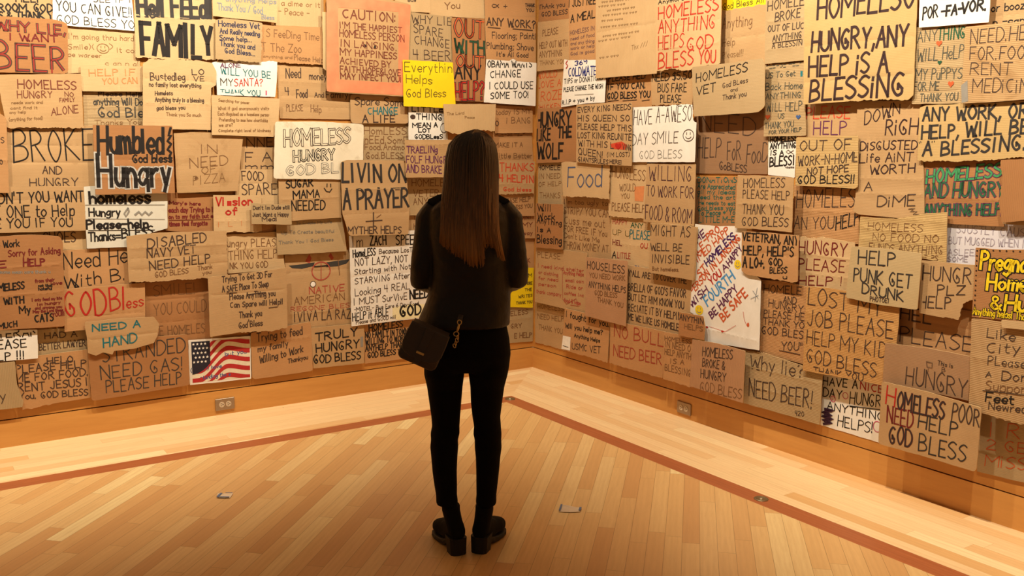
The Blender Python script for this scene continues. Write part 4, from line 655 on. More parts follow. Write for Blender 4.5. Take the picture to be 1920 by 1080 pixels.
(('R', 0.0148,0.0038,0.006, [(2098,2043), (2353,2042), (2386,1677), (2113,1673)], 'g', 'narrow grey-tan sign with hearts reading PLEASE HELP US To Get Back Home', [('PLEASE HELP', 2110,2023,2341,2027,26.8, 'dg', 4.1), ('US To Get', 2110,1974,2300,1977,27.0, 'dg', 3.9), ('Back Home', 2113,1913,2348,1911,35.0, 'dg', 4.1), ('ANYTHING', 2116,1867,2344,1869,27.0, 'dg', 3.9), ('WILL HELP', 2123,1803,2352,1803,43.3, 'dg', 3.9), ('US', 2204,1766,2242,1765,24.5, 'dg', 3.7), ('THANK YOU', 2118,1712,2306,1721,30.1, 'dg', 3.9), ('FOR YOUR HELP', 2148,1684,2355,1699,19.0, 'dg', 3.4)]), dict(extra=[('heart', 2136,1775,16,14, 'or'), ('heart', 2334,1771,15,13, 'bl'), ('poly', [2332,1999,2346,1998,2347,1972,2334,1970], 't', 'painted_mark')], crease='h.5', corr='h')),
(('R', 0.0562,0.0012,0.0025, [(1096,1853), (1361,1852), (1615,1854), (1627,1764), (1653,1752), (1651,1531), (1113,1521)], 'w', 'white torn-edged card wishing a good DAY SMILE with a smiley', [('HAVE A-AWESO', 1119,1747,1615,1764,86.6, 'kk', 4.5), ('DAY SMILE', 1109,1625,1508,1641,65.9, 'kk', 4.0), ('GOD BLESS', 1181,1541,1543,1553,46.9, 'gr', 3.7)]), dict(extra=[('ring', 1593,1681,43,33, 'kk', 4.2,1)], torn='123', kind='paper_sign')),
(('R', 0.0148,0.0038,0.006, [(2676,1837), (3008,1830), (3050,1494), (3067,1315), (3034,1296), (2723,1300), (2692,1314), (2699,1391)], 'k', 'tall folded tan cardboard with scratchy DOWN RIGHT, WORTH A DIME', [('DOWN', 2722,1726,2906,1774,58.9, 'dp', 5.3), ('RiGH', 2838,1680,3002,1679,67.6, 'dp', 6.5), ('DiSGUSTED', 2710,1605,3006,1615,39.2, 'dp', 5.5), ('Life AiNT', 2711,1547,2989,1560,41.9, 'dp', 4.9), ('WORTH', 2771,1493,3004,1509,39.2, 'dp', 5.7), ('A', 2745,1414,2788,1418,42.8, 'kk', 5.0), ('DiME', 2822,1344,3016,1358,49.2, 'kk', 5.3)]), dict(extra=[('line', [2987,1341,3019,1348,2994,1330,3031,1334,3011,1318,3042,1320], 'kk', 2.9)], crease='h.35 h.67 h.8')),
(('R', 0.001,0.0038,0.006, [(3275,2283), (3491,2256), (3504,2117), (3288,2130)], 'k', 'tan cardboard in the top right frame corner with or booz', [('or booz', 3297,2185,3434,2183,30.2, 'k', 4.3), ('n -can', 3309,2132,3438,2130,19.4, 'k', 4.3)]), dict(crease='h.7')),
(('R', 0.0286,0.0038,0.006, [(2966,2150), (3204,2147), (3212,1809), (2974,1815)], 'g', 'tan sign with teal THING and small hearts reading WILL HELP MY PUPPYS', [('ANY', 2982,2083,3076,2089,46.2, 'dg', 3.3), ('THING', 3079,2085,3204,2087,49.7, 'g', 5.3), ('WILL HeLP', 2986,2002,3202,2003,54.9, 'dg', 3.9), ('MY PuPPYS', 2984,1920,3204,1916,46.0, 'dg', 3.9), ('FOR ME', 2980,1873,3101,1871,37.3, 'dg', 3.8), ('THANK YOU', 3013,1823,3194,1824,32.3, 'dg', 3.5)]), dict(extra=[('heart', 3088,2072,14,14, 'or'), ('heart', 3097,1990,10,11, 'g'), ('heart', 3157,1895,14,15, 'or')], crease='h.52 h.84', corr='h')),
(('R', 0.0363,0.0038,0.006, [(3408,1571), (3569,1582), (3590,1334), (3434,1312), (3416,1394), (3423,1472)], 'd', 'blank brown cardboard at the right frame edge beside the green lettering', []), dict(torn='45', corr='v')),
(('R', 0.0562,0.0038,0.006, [(396,1504), (443,1512), (905,1504), (908,1281), (746,1287), (425,1279)], 'l', 'pale tan cardboard with one large blue-grey word Food', [('Food', 471,1345,831,1360,132.1, 'bg', 10.0)]), dict(torn='234')),
(('R', 0.0562,0.0038,0.006, [(1254,1514), (1470,1515), (1660,1519), (1665,1167), (1235,1162)], 'k', 'tan cardboard reading WILLING TO WORK FOR FOOD in purple-brown', [('WILLING', 1272,1418,1631,1424,83.8, 'pb', 5.3), ('TO WORK FOR', 1257,1322,1653,1325,62.3, 'pb', 5.0), ('FOOD & ROOM', 1253,1182,1647,1181,81.6, 'pb', 5.4)]), dict()),
(('R', 0.0639,0.0038,0.006, [(1987,1468), (2161,1470), (2363,1466), (2370,1187), (2213,1188), (1983,1182)], 'k', 'tan folded sign reading HOMELESS PLEASE HELP THANK YOU GOD BLESS', [('HOMELESS', 2032,1401,2308,1415,47.2, 'kk', 4.2), ('PLEASE HELP', 2031,1347,2343,1351,44.4, 'kk', 4.2), ('THANK YOU', 2032,1264,2310,1273,50.3, 'kk', 4.5), ('GOD BLESS', 2032,1200,2345,1215,44.7, 'kk', 4.8)]), dict(crease='h.54')),
(('R', 0.0286,0.0038,0.006, [(2740,1291), (2934,1294), (3080,1328), (3184,1339), (3197,1113), (2974,1134), (2742,1137)], 'y2', 'pale corrugated sign with thin brown NO FOOD NO FUNDS', [('HOMELESS', 2788,1231,3071,1243,37.0, 'b', 2.9), ('NO FOOD NO', 2818,1183,3152,1202,34.2, 'b', 3.1), ('FUNDS ANYTHING', 2801,1135,3176,1152,34.3, 'b', 3.1), ('HELPS', 3070,1117,3155,1121,24.0, 'b', 3.0)]), dict(crease='h.2 h.45 h.65', corr='h')),
(('R', 0.07,0.0038,0.006, [(703,893), (1117,911), (1112,494), (703,500)], 'p', 'pinkish brown cardboard with dark capitals HOUSELESS', [('HOUSELESS', 716,820,1090,827,48.2, 'kk', 5.9), ('YOU NEED WORK', 740,762,1096,784,31.0, 'b', 4.3), ('ANYTHING HELPS', 736,698,1104,707,38.0, 'kk', 5.0), ('GOD BLESS', 799,653,1024,666,31.2, 'b', 4.7), ('THANK YOU', 828,614,1082,609,31.1, 'b', 4.7)]), dict()),
(('R', 0.0838,0.0038,0.006, [(1596,660), (1789,664), (1808,609), (1804,528), (1598,520)], 'd', 'small reddish brown cardboard overlapping the foot of the FOURTH poster', [('ANYTHIN', 1602,617,1791,618,31.0, 'kk', 5.3), ('HELPS', 1644,569,1789,578,27.9, 'b', 4.2)]), dict()),
(('L', 0.0363,0.0038,0.006, [(-2259,2311), (-2210,2323), (-2056,2320), (-1986,2314), (-2000,2086), (-2268,2095)], 'g', 'small ragged greyish sign reading Homeless Vet in blue-black beside FAMILY', [('Homeless Vet', -2242,2277,-2003,2279,32.8, 'nv', 4.8), ('And Really needing', -2235,2239,-2005,2237,26.9, 'nv', 4.3), ('Some help...', -2239,2201,-2054,2201,26.9, 'nv', 4.3), ('Thank you and', -2237,2171,-2036,2159,27.0, 'nv', 4.3), ('God Bless...', -2212,2131,-2037,2123,27.0, 'nv', 4.3)]), dict(torn='34')),
(('L', 0.0424,0.0038,0.006, [(-1586,2520), (-1275,2530), (-1011,2501), (-1044,1928), (-1079,1923), (-1502,1932), (-1600,1934), (-1587,2352)], 'k', 'large CAUTION sign with a painted orange border and red-brown capitals', [('CAUTION:', -1482,2382,-1122,2381,54.6, 'br', 7.5), ("I'M THE HAPPIEST", -1504,2321,-1081,2318,35.5, 'br', 5.8), ('HOMELESS PERSON', -1505,2270,-1063,2263,42.0, 'br', 5.8), ('IN LANSING.', -1503,2213,-1117,2207,38.8, 'br', 5.8), ('MY HAPPINESS', -1504,2159,-1118,2154,38.9, 'br', 5.8), ('ACHIEVED BY', -1505,2108,-1160,2099,35.7, 'br', 5.8), ('FAITH,HOPE&LOVE', -1506,2060,-1092,2053,35.9, 'br', 5.9), ('MAY INFECT YOU!', -1504,2018,-1089,2013,32.7, 'br', 6.5)]), dict(extra=[('frame', [-1583,2515,-1015,2497,-1048,1931,-1597,1938], [-1512,2440,-1099,2448,-1108,2006,-1514,2011], 'sal', 'painted_border'), ('disc', -1339,2223,12,10, 'k', 'hole'), ('disc', -1269,2221,7,10, 'k', 'hole')], rnd_c=0.02)),
(('L', 0.0562,0.0012,0.0025, [(-1081,2152), (-711,2155), (-687,1859), (-1077,1862)], 'y', 'bright yellow square card reading Everything Helps in thin dark pen', [('Everythin', -1066,2080,-719,2090,60.8, 'ol', 4.6), ('Helps', -1056,2011,-868,2008,53.9, 'ol', 4.5), ('God Bless', -1057,1920,-765,1930,51.0, 'ol', 4.6)]), dict(kind='paper_sign')),
(('L', 0.0424,0.0012,0.0025, [(-440,2191), (-253,2191), (-222,2207), (-187,2191), (-24,2189), (-30,1892), (-460,1905)], 'w', 'square white sign in the corner ending I COULD USE SOME TOO!', [('OBAMA WANTS', -431,2139,-65,2157,42.9, 'k', 6.4), ('CHANGE', -409,2070,-159,2088,46.4, 'k', 5.8), ('I COULD USE', -418,1995,-54,2012,46.8, 'k', 5.8), ('SOME TOO!', -405,1931,-90,1949,43.3, 'k', 5.8)]), dict(kind='paper_sign')),
(('L', 0.0639,0.0038,0.006, [(-788,1884), (-378,1896), (-386,1713), (-485,1719), (-591,1682), (-736,1698), (-781,1714)], 'l', "pale blank-looking cardboard with a torn lower edge directly above the person's head", [('The Lord', -764,1812,-632,1822,17.4, 'ff', 3.1), ('Peace', -624,1794,-549,1796,14.1, 'ff', 3.2)]), dict(torn='2345', corr='v')),
(('L', 0.0424,0.0038,0.006, [(-3448,1781), (-3368,1757), (-3350,1738), (-3363,1359), (-3476,1361)], 'o', 'orange-tan cardboard edge cut by the left frame beside the BROKE sign', [('S', -3382,1614,-3368,1614,26.9, 'kk', 3.4), ('O', -3394,1506,-3382,1506,24.4, 'kk', 3.4)]), dict(crease='h.6')),
(('L', 0.0424,0.0038,0.006, [(-2299,1892), (-2229,1888), (-1896,1884), (-1911,1712), (-1942,1658), (-2308,1666)], 'l', 'creased pale cardboard with five lines of tiny faint handwriting', [('Searching for power', -2261,1857,-2081,1847,15.2, 'fb', 2.7), ('What if god anonymously visits', -2266,1809,-1963,1816,18.3, 'fb', 2.7), ('Each disguised as a homeless person', -2267,1779,-1964,1779,18.3, 'fb', 2.8), ('Pretending to see how charitable', -2262,1746,-1975,1745,18.4, 'fb', 2.8), ('we are?', -2264,1715,-2183,1717,18.2, 'fb', 2.7), ('Complete right level of kindness', -2268,1685,-1958,1689,15.4, 'fb', 2.8)]), dict(crease='v.84')),
(('L', 0.0562,0.0012,0.0025, [(-1933,1749), (-1650,1754), (-1359,1743), (-1373,1398), (-1954,1413)], 'c', 'dirty white board with hollow outlined HOMELESS and HUNGRY letters', [('HOMELESS', -1881,1605,-1456,1627,96.3, 'c', 6.9, 'kk', 8.3), ('HUNGRY', -1824,1513,-1562,1528,61.2, 'c', 5.8, 'k', 9.0), ('GOD BL', -1873,1431,-1539,1446,54.9, 'c', 5.8, 'gr', 7.8)]), dict(stain=1, kind='paper_sign', rnd_c=0.015)),
(('L', 0.0562,0.0038,0.006, [(-2096,1271), (-1850,1254), (-1850,1134), (-2098,1148)], 'g', 'small greyish tan strip with three dark handwritten lines pinned over the red-lettered card', [("Don't Im Dude still", -2085,1233,-1861,1229,22.3, 'kk', 4.0), ('Just Want a Happy', -2090,1192,-1869,1187,22.3, 'kk', 4.0), ('Meal', -2035,1161,-1943,1161,25.5, 'kk', 4.6)]), dict(crease='v.5')),
(('L', 0.0424,0.0038,0.006, [(-2801,1108), (-2621,1120), (-2244,1112), (-2248,838), (-2800,849)], 'k', 'wide tan cardboard sign reading DISABLED NAVY VET NEED HELP', [('DISABLED', -2691,1034,-2364,1056,54.7, 'kk', 6.3), ('NAVY VET', -2697,980,-2428,994,48.6, 'kk', 5.5), ('NEED HELP', -2686,910,-2347,933,49.0, 'kk', 5.8), ('GOD BLESS', -2659,868,-2475,880,30.6, 'b', 3.9), ('Thank', -2420,891,-2336,898,24.9, 'b', 3.6), ('you', -2393,865,-2344,870,18.7, 'b', 3.4)]), dict(torn='23', crease='h.3 h.5 h.7')),
(('L', 0.0286,0.0012,0.0025, [(-3522,649), (-3273,629), (-3280,473), (-3534,481)], 'w', 'white card at the left edge with black lettering ending three exclamation marks', [('TERAN', -3462,603,-3275,597,39.9, 'k', 5.6), ('EASE', -3466,544,-3332,543,45.6, 'k', 5.6), ('LP !!!', -3470,481,-3344,480,42.9, 'k', 5.7)]), dict(kind='paper_sign')),
(('L', 0.0286,0.0038,0.006, [(-3033,539), (-2490,519), (-2491,217), (-3027,200)], 'd', 'reddish brown sign with grey STRANDED NEED GAS! above the baseboard', [('STRANDED', -2958,410,-2509,420,83.1, 'ink', 5.5), ('NEED GAS!', -2971,317,-2526,314,74.1, 'ink', 5.6), ('PLEASE HELP', -2948,234,-2539,236,68.3, 'ink', 5.3)]), dict(rnd_c=0.015)),
(('L', 0.0562,0.0038,0.006, [(-2367,849), (-2114,859), (-1892,873), (-1896,503), (-2012,492), (-2192,505), (-2369,495)], 'k', 'square tan sign reading Trying To Get, A SAFE Place To Sleep', [('Trying To Get 3D For', -2285,814,-1984,824,35.1, 'kk', 4.9), ('A SAFE Place To Sleep', -2287,754,-2009,767,35.2, 'kk', 4.9), ('Please AnyThing you', -2245,706,-1968,708,35.4, 'kk', 4.9), ('Can Spare will Help!!', -2244,658,-1922,652,32.4, 'kk', 5.0), ('Thank you', -2192,592,-2055,592,35.6, 'kk', 4.7), ('God Bless', -2197,528,-2053,533,35.7, 'kk', 4.7)]), dict(extra=[('line', [-2262,746,-2202,747], 'kk', 4.1), ('line', [-2141,729,-2027,733], 'kk', 4.2), ('line', [-2010,637,-1957,638], 'kk', 4.2), ('line', [-2137,577,-2138,567], 'kk', 5.2)], torn='34', crease='h.35')),
(('L', 0.0286,0.0012,0.0025, [(-1459,1045), (-1138,1057), (-757,1062), (-747,461), (-1146,464), (-1456,460)], 'w', "large white poster packed with handwritten pleas behind the person's left elbow", [('Im', -1442,969,-1368,972,68.2, 'kk', 4.9), ('ZACH', -1315,976,-1201,977,58.8, 'k', 8.1), ('SPEED', -1128,970,-958,968,59.9, 'k', 7.6), ('HomeLESS', -1436,904,-1279,912,48.1, 'k', 6.8), ('Because LosT', -1252,917,-1010,917,31.6, 'kk', 4.4), ('NOT LAZY, NOT O', -1422,848,-991,855,45.4, 'kk', 5.0), ('Starting with Noth', -1427,794,-999,806,35.0, 'kk', 4.4), ('STARVING After', -1425,731,-1032,744,38.6, 'kk', 4.4), ('Looking 4 REAL', -1426,655,-1033,672,45.7, 'kk', 4.7), ('I MUST SurVivE', -1439,597,-1053,602,42.3, 'kk', 4.8), ('NEED', -1030,600,-892,603,57.8, 'k', 11.1), ('-MOTEL- Bus Fare 6 Day-Food', -1436,555,-966,555,24.8, 'kk', 3.8), ('HELP it ABLE', -1448,494,-1193,508,49.2, 'k', 6.0), ('GOD', -1106,489,-950,492,68.6, 'k', 13.0), ('Please and GOOD will', -1423,470,-1138,481,24.7, 'kk', 3.5)]), dict(extra=[('poly', [-1161,555,-1026,567,-921,558,-917,470,-1127,469,-1162,494], 'yw', 'yellow_patch')], crease='h.47 v.4', kind='paper_sign')),
(('R', 0.0363,0.0038,0.006, [(708,2606), (1283,2533), (1294,2044), (726,2046)], 'l', 'large pale cardboard, nearly blank, with tiny faint lines and one fold', [('~~~ ~~ ~~~~ ~~', 770,2508,1034,2496,16.0, 'ff', 2.6), ('~~~~ ~~ ~~~', 739,2485,996,2472,16.1, 'ff', 2.6), ('~~ ~~~~ ~~~ ~~', 824,2450,1085,2443,15.9, 'ff', 2.6), ('~~~ ~~~~ ~~ ~~~', 783,2425,1105,2413,16.0, 'ff', 2.6), ('~~ ~~~ ~~~~', 773,2393,979,2385,16.2, 'ff', 2.6), ('~~~~ ~~ ~~~~ ~~~', 764,2355,1117,2346,16.0, 'ff', 2.6), ('~~~~ ~~ ~~~~ ~~ ~~', 787,2297,1129,2298,16.0, 'ff', 2.6), ('~~~ ~~~ ~~~', 745,2271,1052,2274,16.2, 'ff', 2.6), ('Thx ///', 1065,2197,1208,2211,28.3, 'ff', 2.5), ('~~ ~ ~~~', 759,2167,946,2170,16.4, 'ff', 2.7)]), dict(crease='h.48', corr='v')),
(('R', 0.0501,0.0038,0.006, [(1293,2531), (1804,2466), (1814,2068), (1686,2062), (1570,2045), (1448,2062), (1304,2055)], 'l', 'tall pale sign with big red HOMELESS ANYTHING HELPS lettering', [('Anymore', 1306,2439,1517,2438,20.9, 'k', 4.8), ('HOMELESS', 1310,2354,1783,2353,70.2, 'ro', 7.9), ('ANYTHING', 1313,2272,1764,2262,70.6, 'ro', 6.9), ('HEIPS', 1317,2177,1525,2179,75.3, 'ro', 7.0), ('GOD', 1556,2153,1753,2158,69.8, 'ro', 7.9), ('BLESS', 1322,2069,1606,2076,84.1, 'ro', 8.1), ('YOU', 1652,2078,1778,2076,69.4, 'ro', 7.8)]), dict(torn='2345', crease='h.2 h.48 h.72')),
(('R', 0.0424,0.0038,0.006, [(3211,2130), (3524,2127), (3551,1819), (3400,1812), (3218,1809)], 'k', 'brown water-stained corrugated sign reading NEED HELP FOR RENT', [('NEED.HE', 3239,2057,3471,2055,58.3, 'kk', 3.7), ('FOR.FOO', 3242,1991,3473,1979,49.9, 'kk', 3.7), ('RENT', 3249,1930,3426,1918,48.1, 'kk', 3.7), ('MEDiCiN', 3265,1854,3498,1845,54.4, 'kk', 3.7)]), dict(extra=[('poly', [3212,1885,3239,1906,3249,1817,3221,1811], 'gr', 'tape_piece')], corr='h', stain=1)),
(('R', 0.0286,0.0038,0.006, [(2335,1669), (2523,1671), (2703,1676), (2718,1433), (2700,1422), (2540,1426), (2347,1424)], 'y2', 'yellowish corrugated sign reading OUT OF WORK NOT HOPE GOD BLESS', [('OUT OF', 2362,1600,2666,1610,49.5, 'kk', 5.4), ('WORK-N-HOME', 2357,1524,2706,1552,46.9, 'kk', 4.9), ('NOT HOPE', 2417,1480,2659,1503,33.9, 'kk', 5.4), ('GOD BLESS!!', 2360,1435,2698,1450,39.3, 'k', 5.9)]), dict(corr='h', rnd_c=0.01)),
(('R', 0.0639,0.0038,0.006, [(2030,1166), (2214,1174), (2412,1174), (2420,939), (2387,930), (2229,933), (2081,936), (2042,952)], 'o', 'brown cardboard with bold black ANY HELP, HELPS A LOT, GOD BLESS', [('VETETRAN, ANY', 2040,1120,2411,1125,41.9, 'k', 7.5), ("HELP, HELP'S", 2049,1043,2385,1065,47.7, 'k', 7.6), ('A LO+.', 2052,976,2200,984,51.4, 'k', 9.0), ('GOD', 2228,1007,2316,1008,36.2, 'k', 6.5), ('BLESS', 2238,962,2349,975,30.6, 'k', 5.5), ('u', 2327,942,2351,945,22.1, 'k', 4.7)]), dict(torn='34', crease='h.45')),
(('R', 0.0838,0.0038,0.006, [(1711,518), (1907,528), (2111,523), (2112,231), (1703,238)], 'p', 'pinkish tan cardboard reading HOMELESS BROKE & HUNGRY above the outlet', [('HOMELESS', 1796,436,2022,458,51.5, 'kk', 5.2), ('BROKE &', 1799,375,1970,390,45.7, 'kk', 4.9), ('HUNGRY', 1790,307,1982,323,48.9, 'kk', 5.2), ('GOD BLESS', 1789,231,2100,252,54.7, 'b', 4.9)]), dict(corr='v')),
(('L', 0.0286,0.0038,0.006, [(-2268,2483), (-1884,2519), (-1896,2321), (-2271,2331)], 'l', 'pale sign at the top edge with faint blue Thank You God', [('anything Helps', -2192,2420,-1896,2430,26.9, 'fbl', 4.0), ('Thank You / God', -2242,2369,-1982,2366,38.7, 'fbl', 4.3), ('Bless', -1986,2336,-1912,2338,24.2, 'fbl', 3.8)]), dict()),
(('L', 0.0501,0.0038,0.006, [(-2942,1713), (-2528,1714), (-2531,1340), (-2949,1341)], 'd', 'reddish brown sign with bold black HUMBLED over white-outlined HUNGRY', [('Humbled', -2924,1560,-2584,1566,141.2, 'k', 17.1), ('God bless', -2749,1511,-2540,1513,44.0, 'k', 7.9), ('Hungry', -2930,1386,-2558,1376,163.0, 'k', 19.9, 'lw', 16.0)]), dict(extra=[('line', [-2538,1702,-2551,1661,-2537,1661,-2558,1631,-2539,1614,-2560,1584,-2541,1566,-2550,1549,-2546,1516], 'k', 13.2)], crease='h.5 h.76')),
(('L', 0.0639,0.0038,0.006, [(-1525,1509), (-1485,1522), (-1083,1517), (-1072,1459), (-1048,1210), (-1058,1036), (-1477,1049), (-1521,1191)], 'k', 'tan cardboard reading LIVIN ON A PRAYER in black with a drawn cross', [('LIVIN ON', -1517,1387,-1073,1383,110.8, 'bk', 15.1), ('A PRAYER', -1513,1215,-1059,1221,121.9, 'bk', 15.2), ('MYTHER HELPS', -1484,1063,-1112,1049,44.4, 'kk', 6.1)]), dict(extra=[('line', [-1308,1188,-1311,1062], 'kk', 7.5), ('line', [-1361,1135,-1249,1138], 'kk', 6.1), ('line', [-1286,1156,-1256,1175], 'b', 4.1)], crease='h.38 h.7', rnd_c=0.015)),
(('L', 0.0424,0.0038,0.006, [(-3491,1136), (-3270,1139), (-3137,1124), (-3123,1092), (-3140,636), (-3524,650)], 'd', 'big brown cardboard at the left edge reading WITH My CATS', [('e Work', -3437,1078,-3333,1081,36.0, 'k', 5.0), ('Sorry for Asking', -3386,1030,-3140,1033,33.8, 'dr', 4.8), ('E', -3434,975,-3402,976,33.3, 'dr', 6.0), ('HELP', -3320,976,-3219,975,36.7, 'dr', 7.1), ('some mean care thank u', -3431,944,-3195,930,16.9, 'gr', 3.0), ('MELESS', -3442,853,-3323,857,36.4, 'k', 6.6), ('from their', -3270,884,-3177,886,17.1, 'dr', 3.8), ('love', -3194,867,-3142,866,17.2, 'dr', 3.9), ('not that', -3256,860,-3189,858,14.3, 'k', 3.6), ('hateful', -3257,843,-3191,841,14.3, 'k', 3.6), ('WITH', -3422,781,-3330,781,33.8, 'k', 6.6), ('My', -3354,726,-3303,727,36.9, 'k', 6.6), ('CATS', -3283,673,-3195,673,40.3, 'k', 6.7), ('I only feed my life', -3292,786,-3147,785,14.3, 'dr', 3.6), ('Im hungry', -3268,761,-3156,763,14.4, 'dr', 3.6), ('and anyone you', -3279,742,-3150,739,14.4, 'dr', 3.6), ('May the Lord bless', -3290,723,-3145,721,14.4, 'dr', 3.6), ('YOU!!!', -3199,694,-3139,697,20.3, 'dr', 3.9), ('MUCH', -3455,654,-3370,659,28.2, 'k', 5.1)]), dict(crease='h.33 h.62', rnd_c=0.015)),
(('L', 0.0424,0.0038,0.006, [(-3037,649), (-2844,651), (-2676,643), (-2648,598), (-2660,537), (-2683,493), (-2782,473), (-2899,472), (-2908,452), (-2957,470), (-2994,456), (-3034,476), (-3034,562), (-3042,623)], 'k', 'small torn tan piece with wavy edges reading NEED A HAND in teal', [('NEED A', -3005,595,-2753,593,36.0, 't', 7.0), ('HAND', -2953,499,-2778,507,51.3, 't', 7.1)]), dict(torn='3', crease='h.52')),
(('R', 0.0639,0.0038,0.006, [(1612,2060), (1866,2064), (2122,2074), (2142,2038), (2154,1826), (2113,1799), (1881,1791), (1642,1787)], 'g', 'greyish cardboard with rounded corners reading HOMELESS VET', [('HOMELESS', 1650,1973,2024,2012,48.4, 'k', 5.4), ('VET', 1658,1905,1803,1919,46.5, 'k', 5.5), ('God BLess', 1853,1934,2031,1957,25.3, 'kk', 3.5), ('and', 1913,1912,1962,1915,16.9, 'kk', 3.0), ('Thank you', 1857,1869,2024,1885,28.2, 'kk', 3.8)]), dict(rnd_c=0.012)),
(('R', 0.07,0.0038,0.006, [(568,1882), (841,1887), (1115,1881), (1130,1498), (854,1499), (578,1511)], 'k', 'tan sign packed with brown capitals and one red heart', [('EVERY KING NEEDS', 586,1833,1107,1840,33.1, 'kk', 5.7), ('HIS QUEEN SO', 588,1778,1100,1770,36.6, 'kk', 5.7), ('PLEASE HELP THIS', 589,1726,1117,1708,36.6, 'kk', 5.7), ('LOST KING REUNITE', 590,1671,1119,1654,36.7, 'kk', 5.7), ('WITH HIS L', 598,1619,955,1604,37.2, 'kk', 5.5), ('VING', 1041,1598,1121,1592,32.5, 'kk', 5.0), ('QUEEN!', 599,1564,852,1543,41.0, 'kk', 5.5), ('GIANTSRULES', 600,1518,906,1504,27.3, 'kk', 5.2), ('(IM LOST)', 894,1550,1108,1556,26.3, 'kk', 4.1), ('HERE!', 922,1511,1035,1506,23.1, 'kk', 4.8)]), dict(extra=[('poly', [918,1630,1030,1647,1085,1624,1067,1595,944,1601], 'lr', 'red_smear'), ('heart', 1000,1618,31,23, 'r')])),
(('R', 0.0424,0.0012,0.0025, [(2981,2317), (3309,2275), (3311,2138), (2991,2147)], 'w', 'white card at the top right with bold black slanted lettering', [('POR', 3007,2180,3077,2186,50.3, 'k', 6.6), ('-FA-', 3095,2186,3187,2188,40.4, 'k', 8.9), ('VOR.', 3187,2190,3295,2191,41.7, 'k', 8.7)]), dict(kind='paper_sign')),
(('R', 0.0286,0.0038,0.006, [(3015,1797), (3043,1806), (3545,1812), (3564,1591), (3412,1576), (3225,1561), (3022,1563)], 'y2', 'wide yellow-tan sign in bold black ANY WORK, OR HELP, WILL BE', [('ANY WORK, OR', 3035,1738,3499,1747,56.0, 'bk', 9.3), ('HELP, WILL BE', 3036,1660,3505,1683,56.2, 'bk', 9.3), ('A', 3047,1584,3088,1587,58.9, 'bk', 9.8), ('BLESSING.', 3134,1588,3502,1616,58.1, 'bk', 9.3), ('"', 3030,1629,3038,1632,16.6, 'bk', 3.4), ('"', 3087,1632,3097,1634,16.4, 'bk', 3.4)]), dict(torn='345')),
(('R', 0.0639,0.014,0.006, [(1316,1162), (1513,1166), (1700,1165), (1694,857), (1319,861)], 'k', 'thick tan cardboard reading MIGHT AS WELL BE INVISIBLE', [('MIGHT AS', 1324,1088,1652,1106,59.5, 'kk', 5.4), ('WELL BE', 1328,998,1591,1014,44.2, 'kk', 5.4), ('INVISIBLE', 1340,925,1655,949,47.2, 'kk', 5.7), ('But homeless.', 1347,877,1575,896,22.2, 'b', 4.3)]), dict()),
(('R', 0.0424,0.0038,0.006, [(2074,514), (2234,523), (2447,507), (2588,485), (2586,220), (2431,221), (2079,217)], 'g', 'corrugated grey-tan sign reading Why lie? NEED BEER!', [('Why lie?', 2114,423,2475,442,74.4, 'kk', 5.9), ('NEED BEER!', 2115,267,2535,295,94.6, 'kk', 6.4), ('420', 2430,235,2488,241,25.3, 'kk', 3.8)]), dict(torn='0', crease='h.3 h.65', corr='h')),
(('L', 0.0777,0.0038,0.006, [(-1085,1649), (-732,1652), (-741,1407), (-1080,1408)], 'k', "tan cardboard beside the person's hair reading AND BRAKE in purple", [('TRAELINg', -1071,1565,-846,1568,41.2, 'pu', 6.2), ('FOLF HUNGR', -1075,1503,-773,1498,44.9, 'pu', 5.6), ('AND BRAKE', -1076,1442,-814,1432,48.4, 'pu', 5.9)]), dict(crease='h.12')),
(('R', 0.0424,0.0038,0.006, [(2352,2397), (2973,2318), (2988,1854), (2965,1833), (2734,1842), (2646,1837), (2382,1830)], 'y2', 'largest upper-right yellow-tan sign reading HUNGRY, ANY HELP IS A BLESSING', [('HOMELLSO', 2440,2239,2961,2239,109.1, 'dp', 12.4), ('HUNGRY,ANY', 2414,2088,2941,2079,93.3, 'dp', 12.6), ('HELP iS A', 2406,1970,2850,1962,92.3, 'dp', 12.3), ('BLESSiNG', 2417,1845,2937,1858,97.0, 'dp', 12.8)]), dict(torn='34', crease='h.5 h.8')),
(('R', 0.0424,0.0038,0.006, [(3084,1117), (3337,1122), (3349,973), (3326,967), (3296,947), (3282,873), (3189,873), (3092,876)], 'k', 'tan cardboard with a torn corner reading PLZ in black', [('HUNGRY', 3098,1031,3372,1041,65.6, 'kk', 5.3), ('PLZ', 3173,970,3302,987,42.4, 'kk', 5.3), ('HELP', 3087,902,3241,915,52.7, 'kk', 5.4)]), dict(torn='345')),
(('R', 0.0562,0.0038,0.006, [(2472,921), (2626,930), (2997,923), (3001,805), (2989,508), (2779,500), (2476,484), (2476,497)], 'o2', 'large corrugated orange-tan sign reading LOST MY JOB PLEASE HELP', [('LOST MY', 2487,832,2911,837,81.0, 'kk', 5.9), ('JOB PLEASE', 2488,725,2975,738,80.9, 'kk', 5.2), ('HELP MY KID', 2491,629,2946,638,73.6, 'kk', 4.7), ('GOD BLESS', 2496,538,2902,536,69.0, 'kk', 5.3), ('THANK YOU', 2543,483,2833,503,34.7, 'kk', 4.6)]), dict(crease='h.33 h.58 h.8', corr='h')),
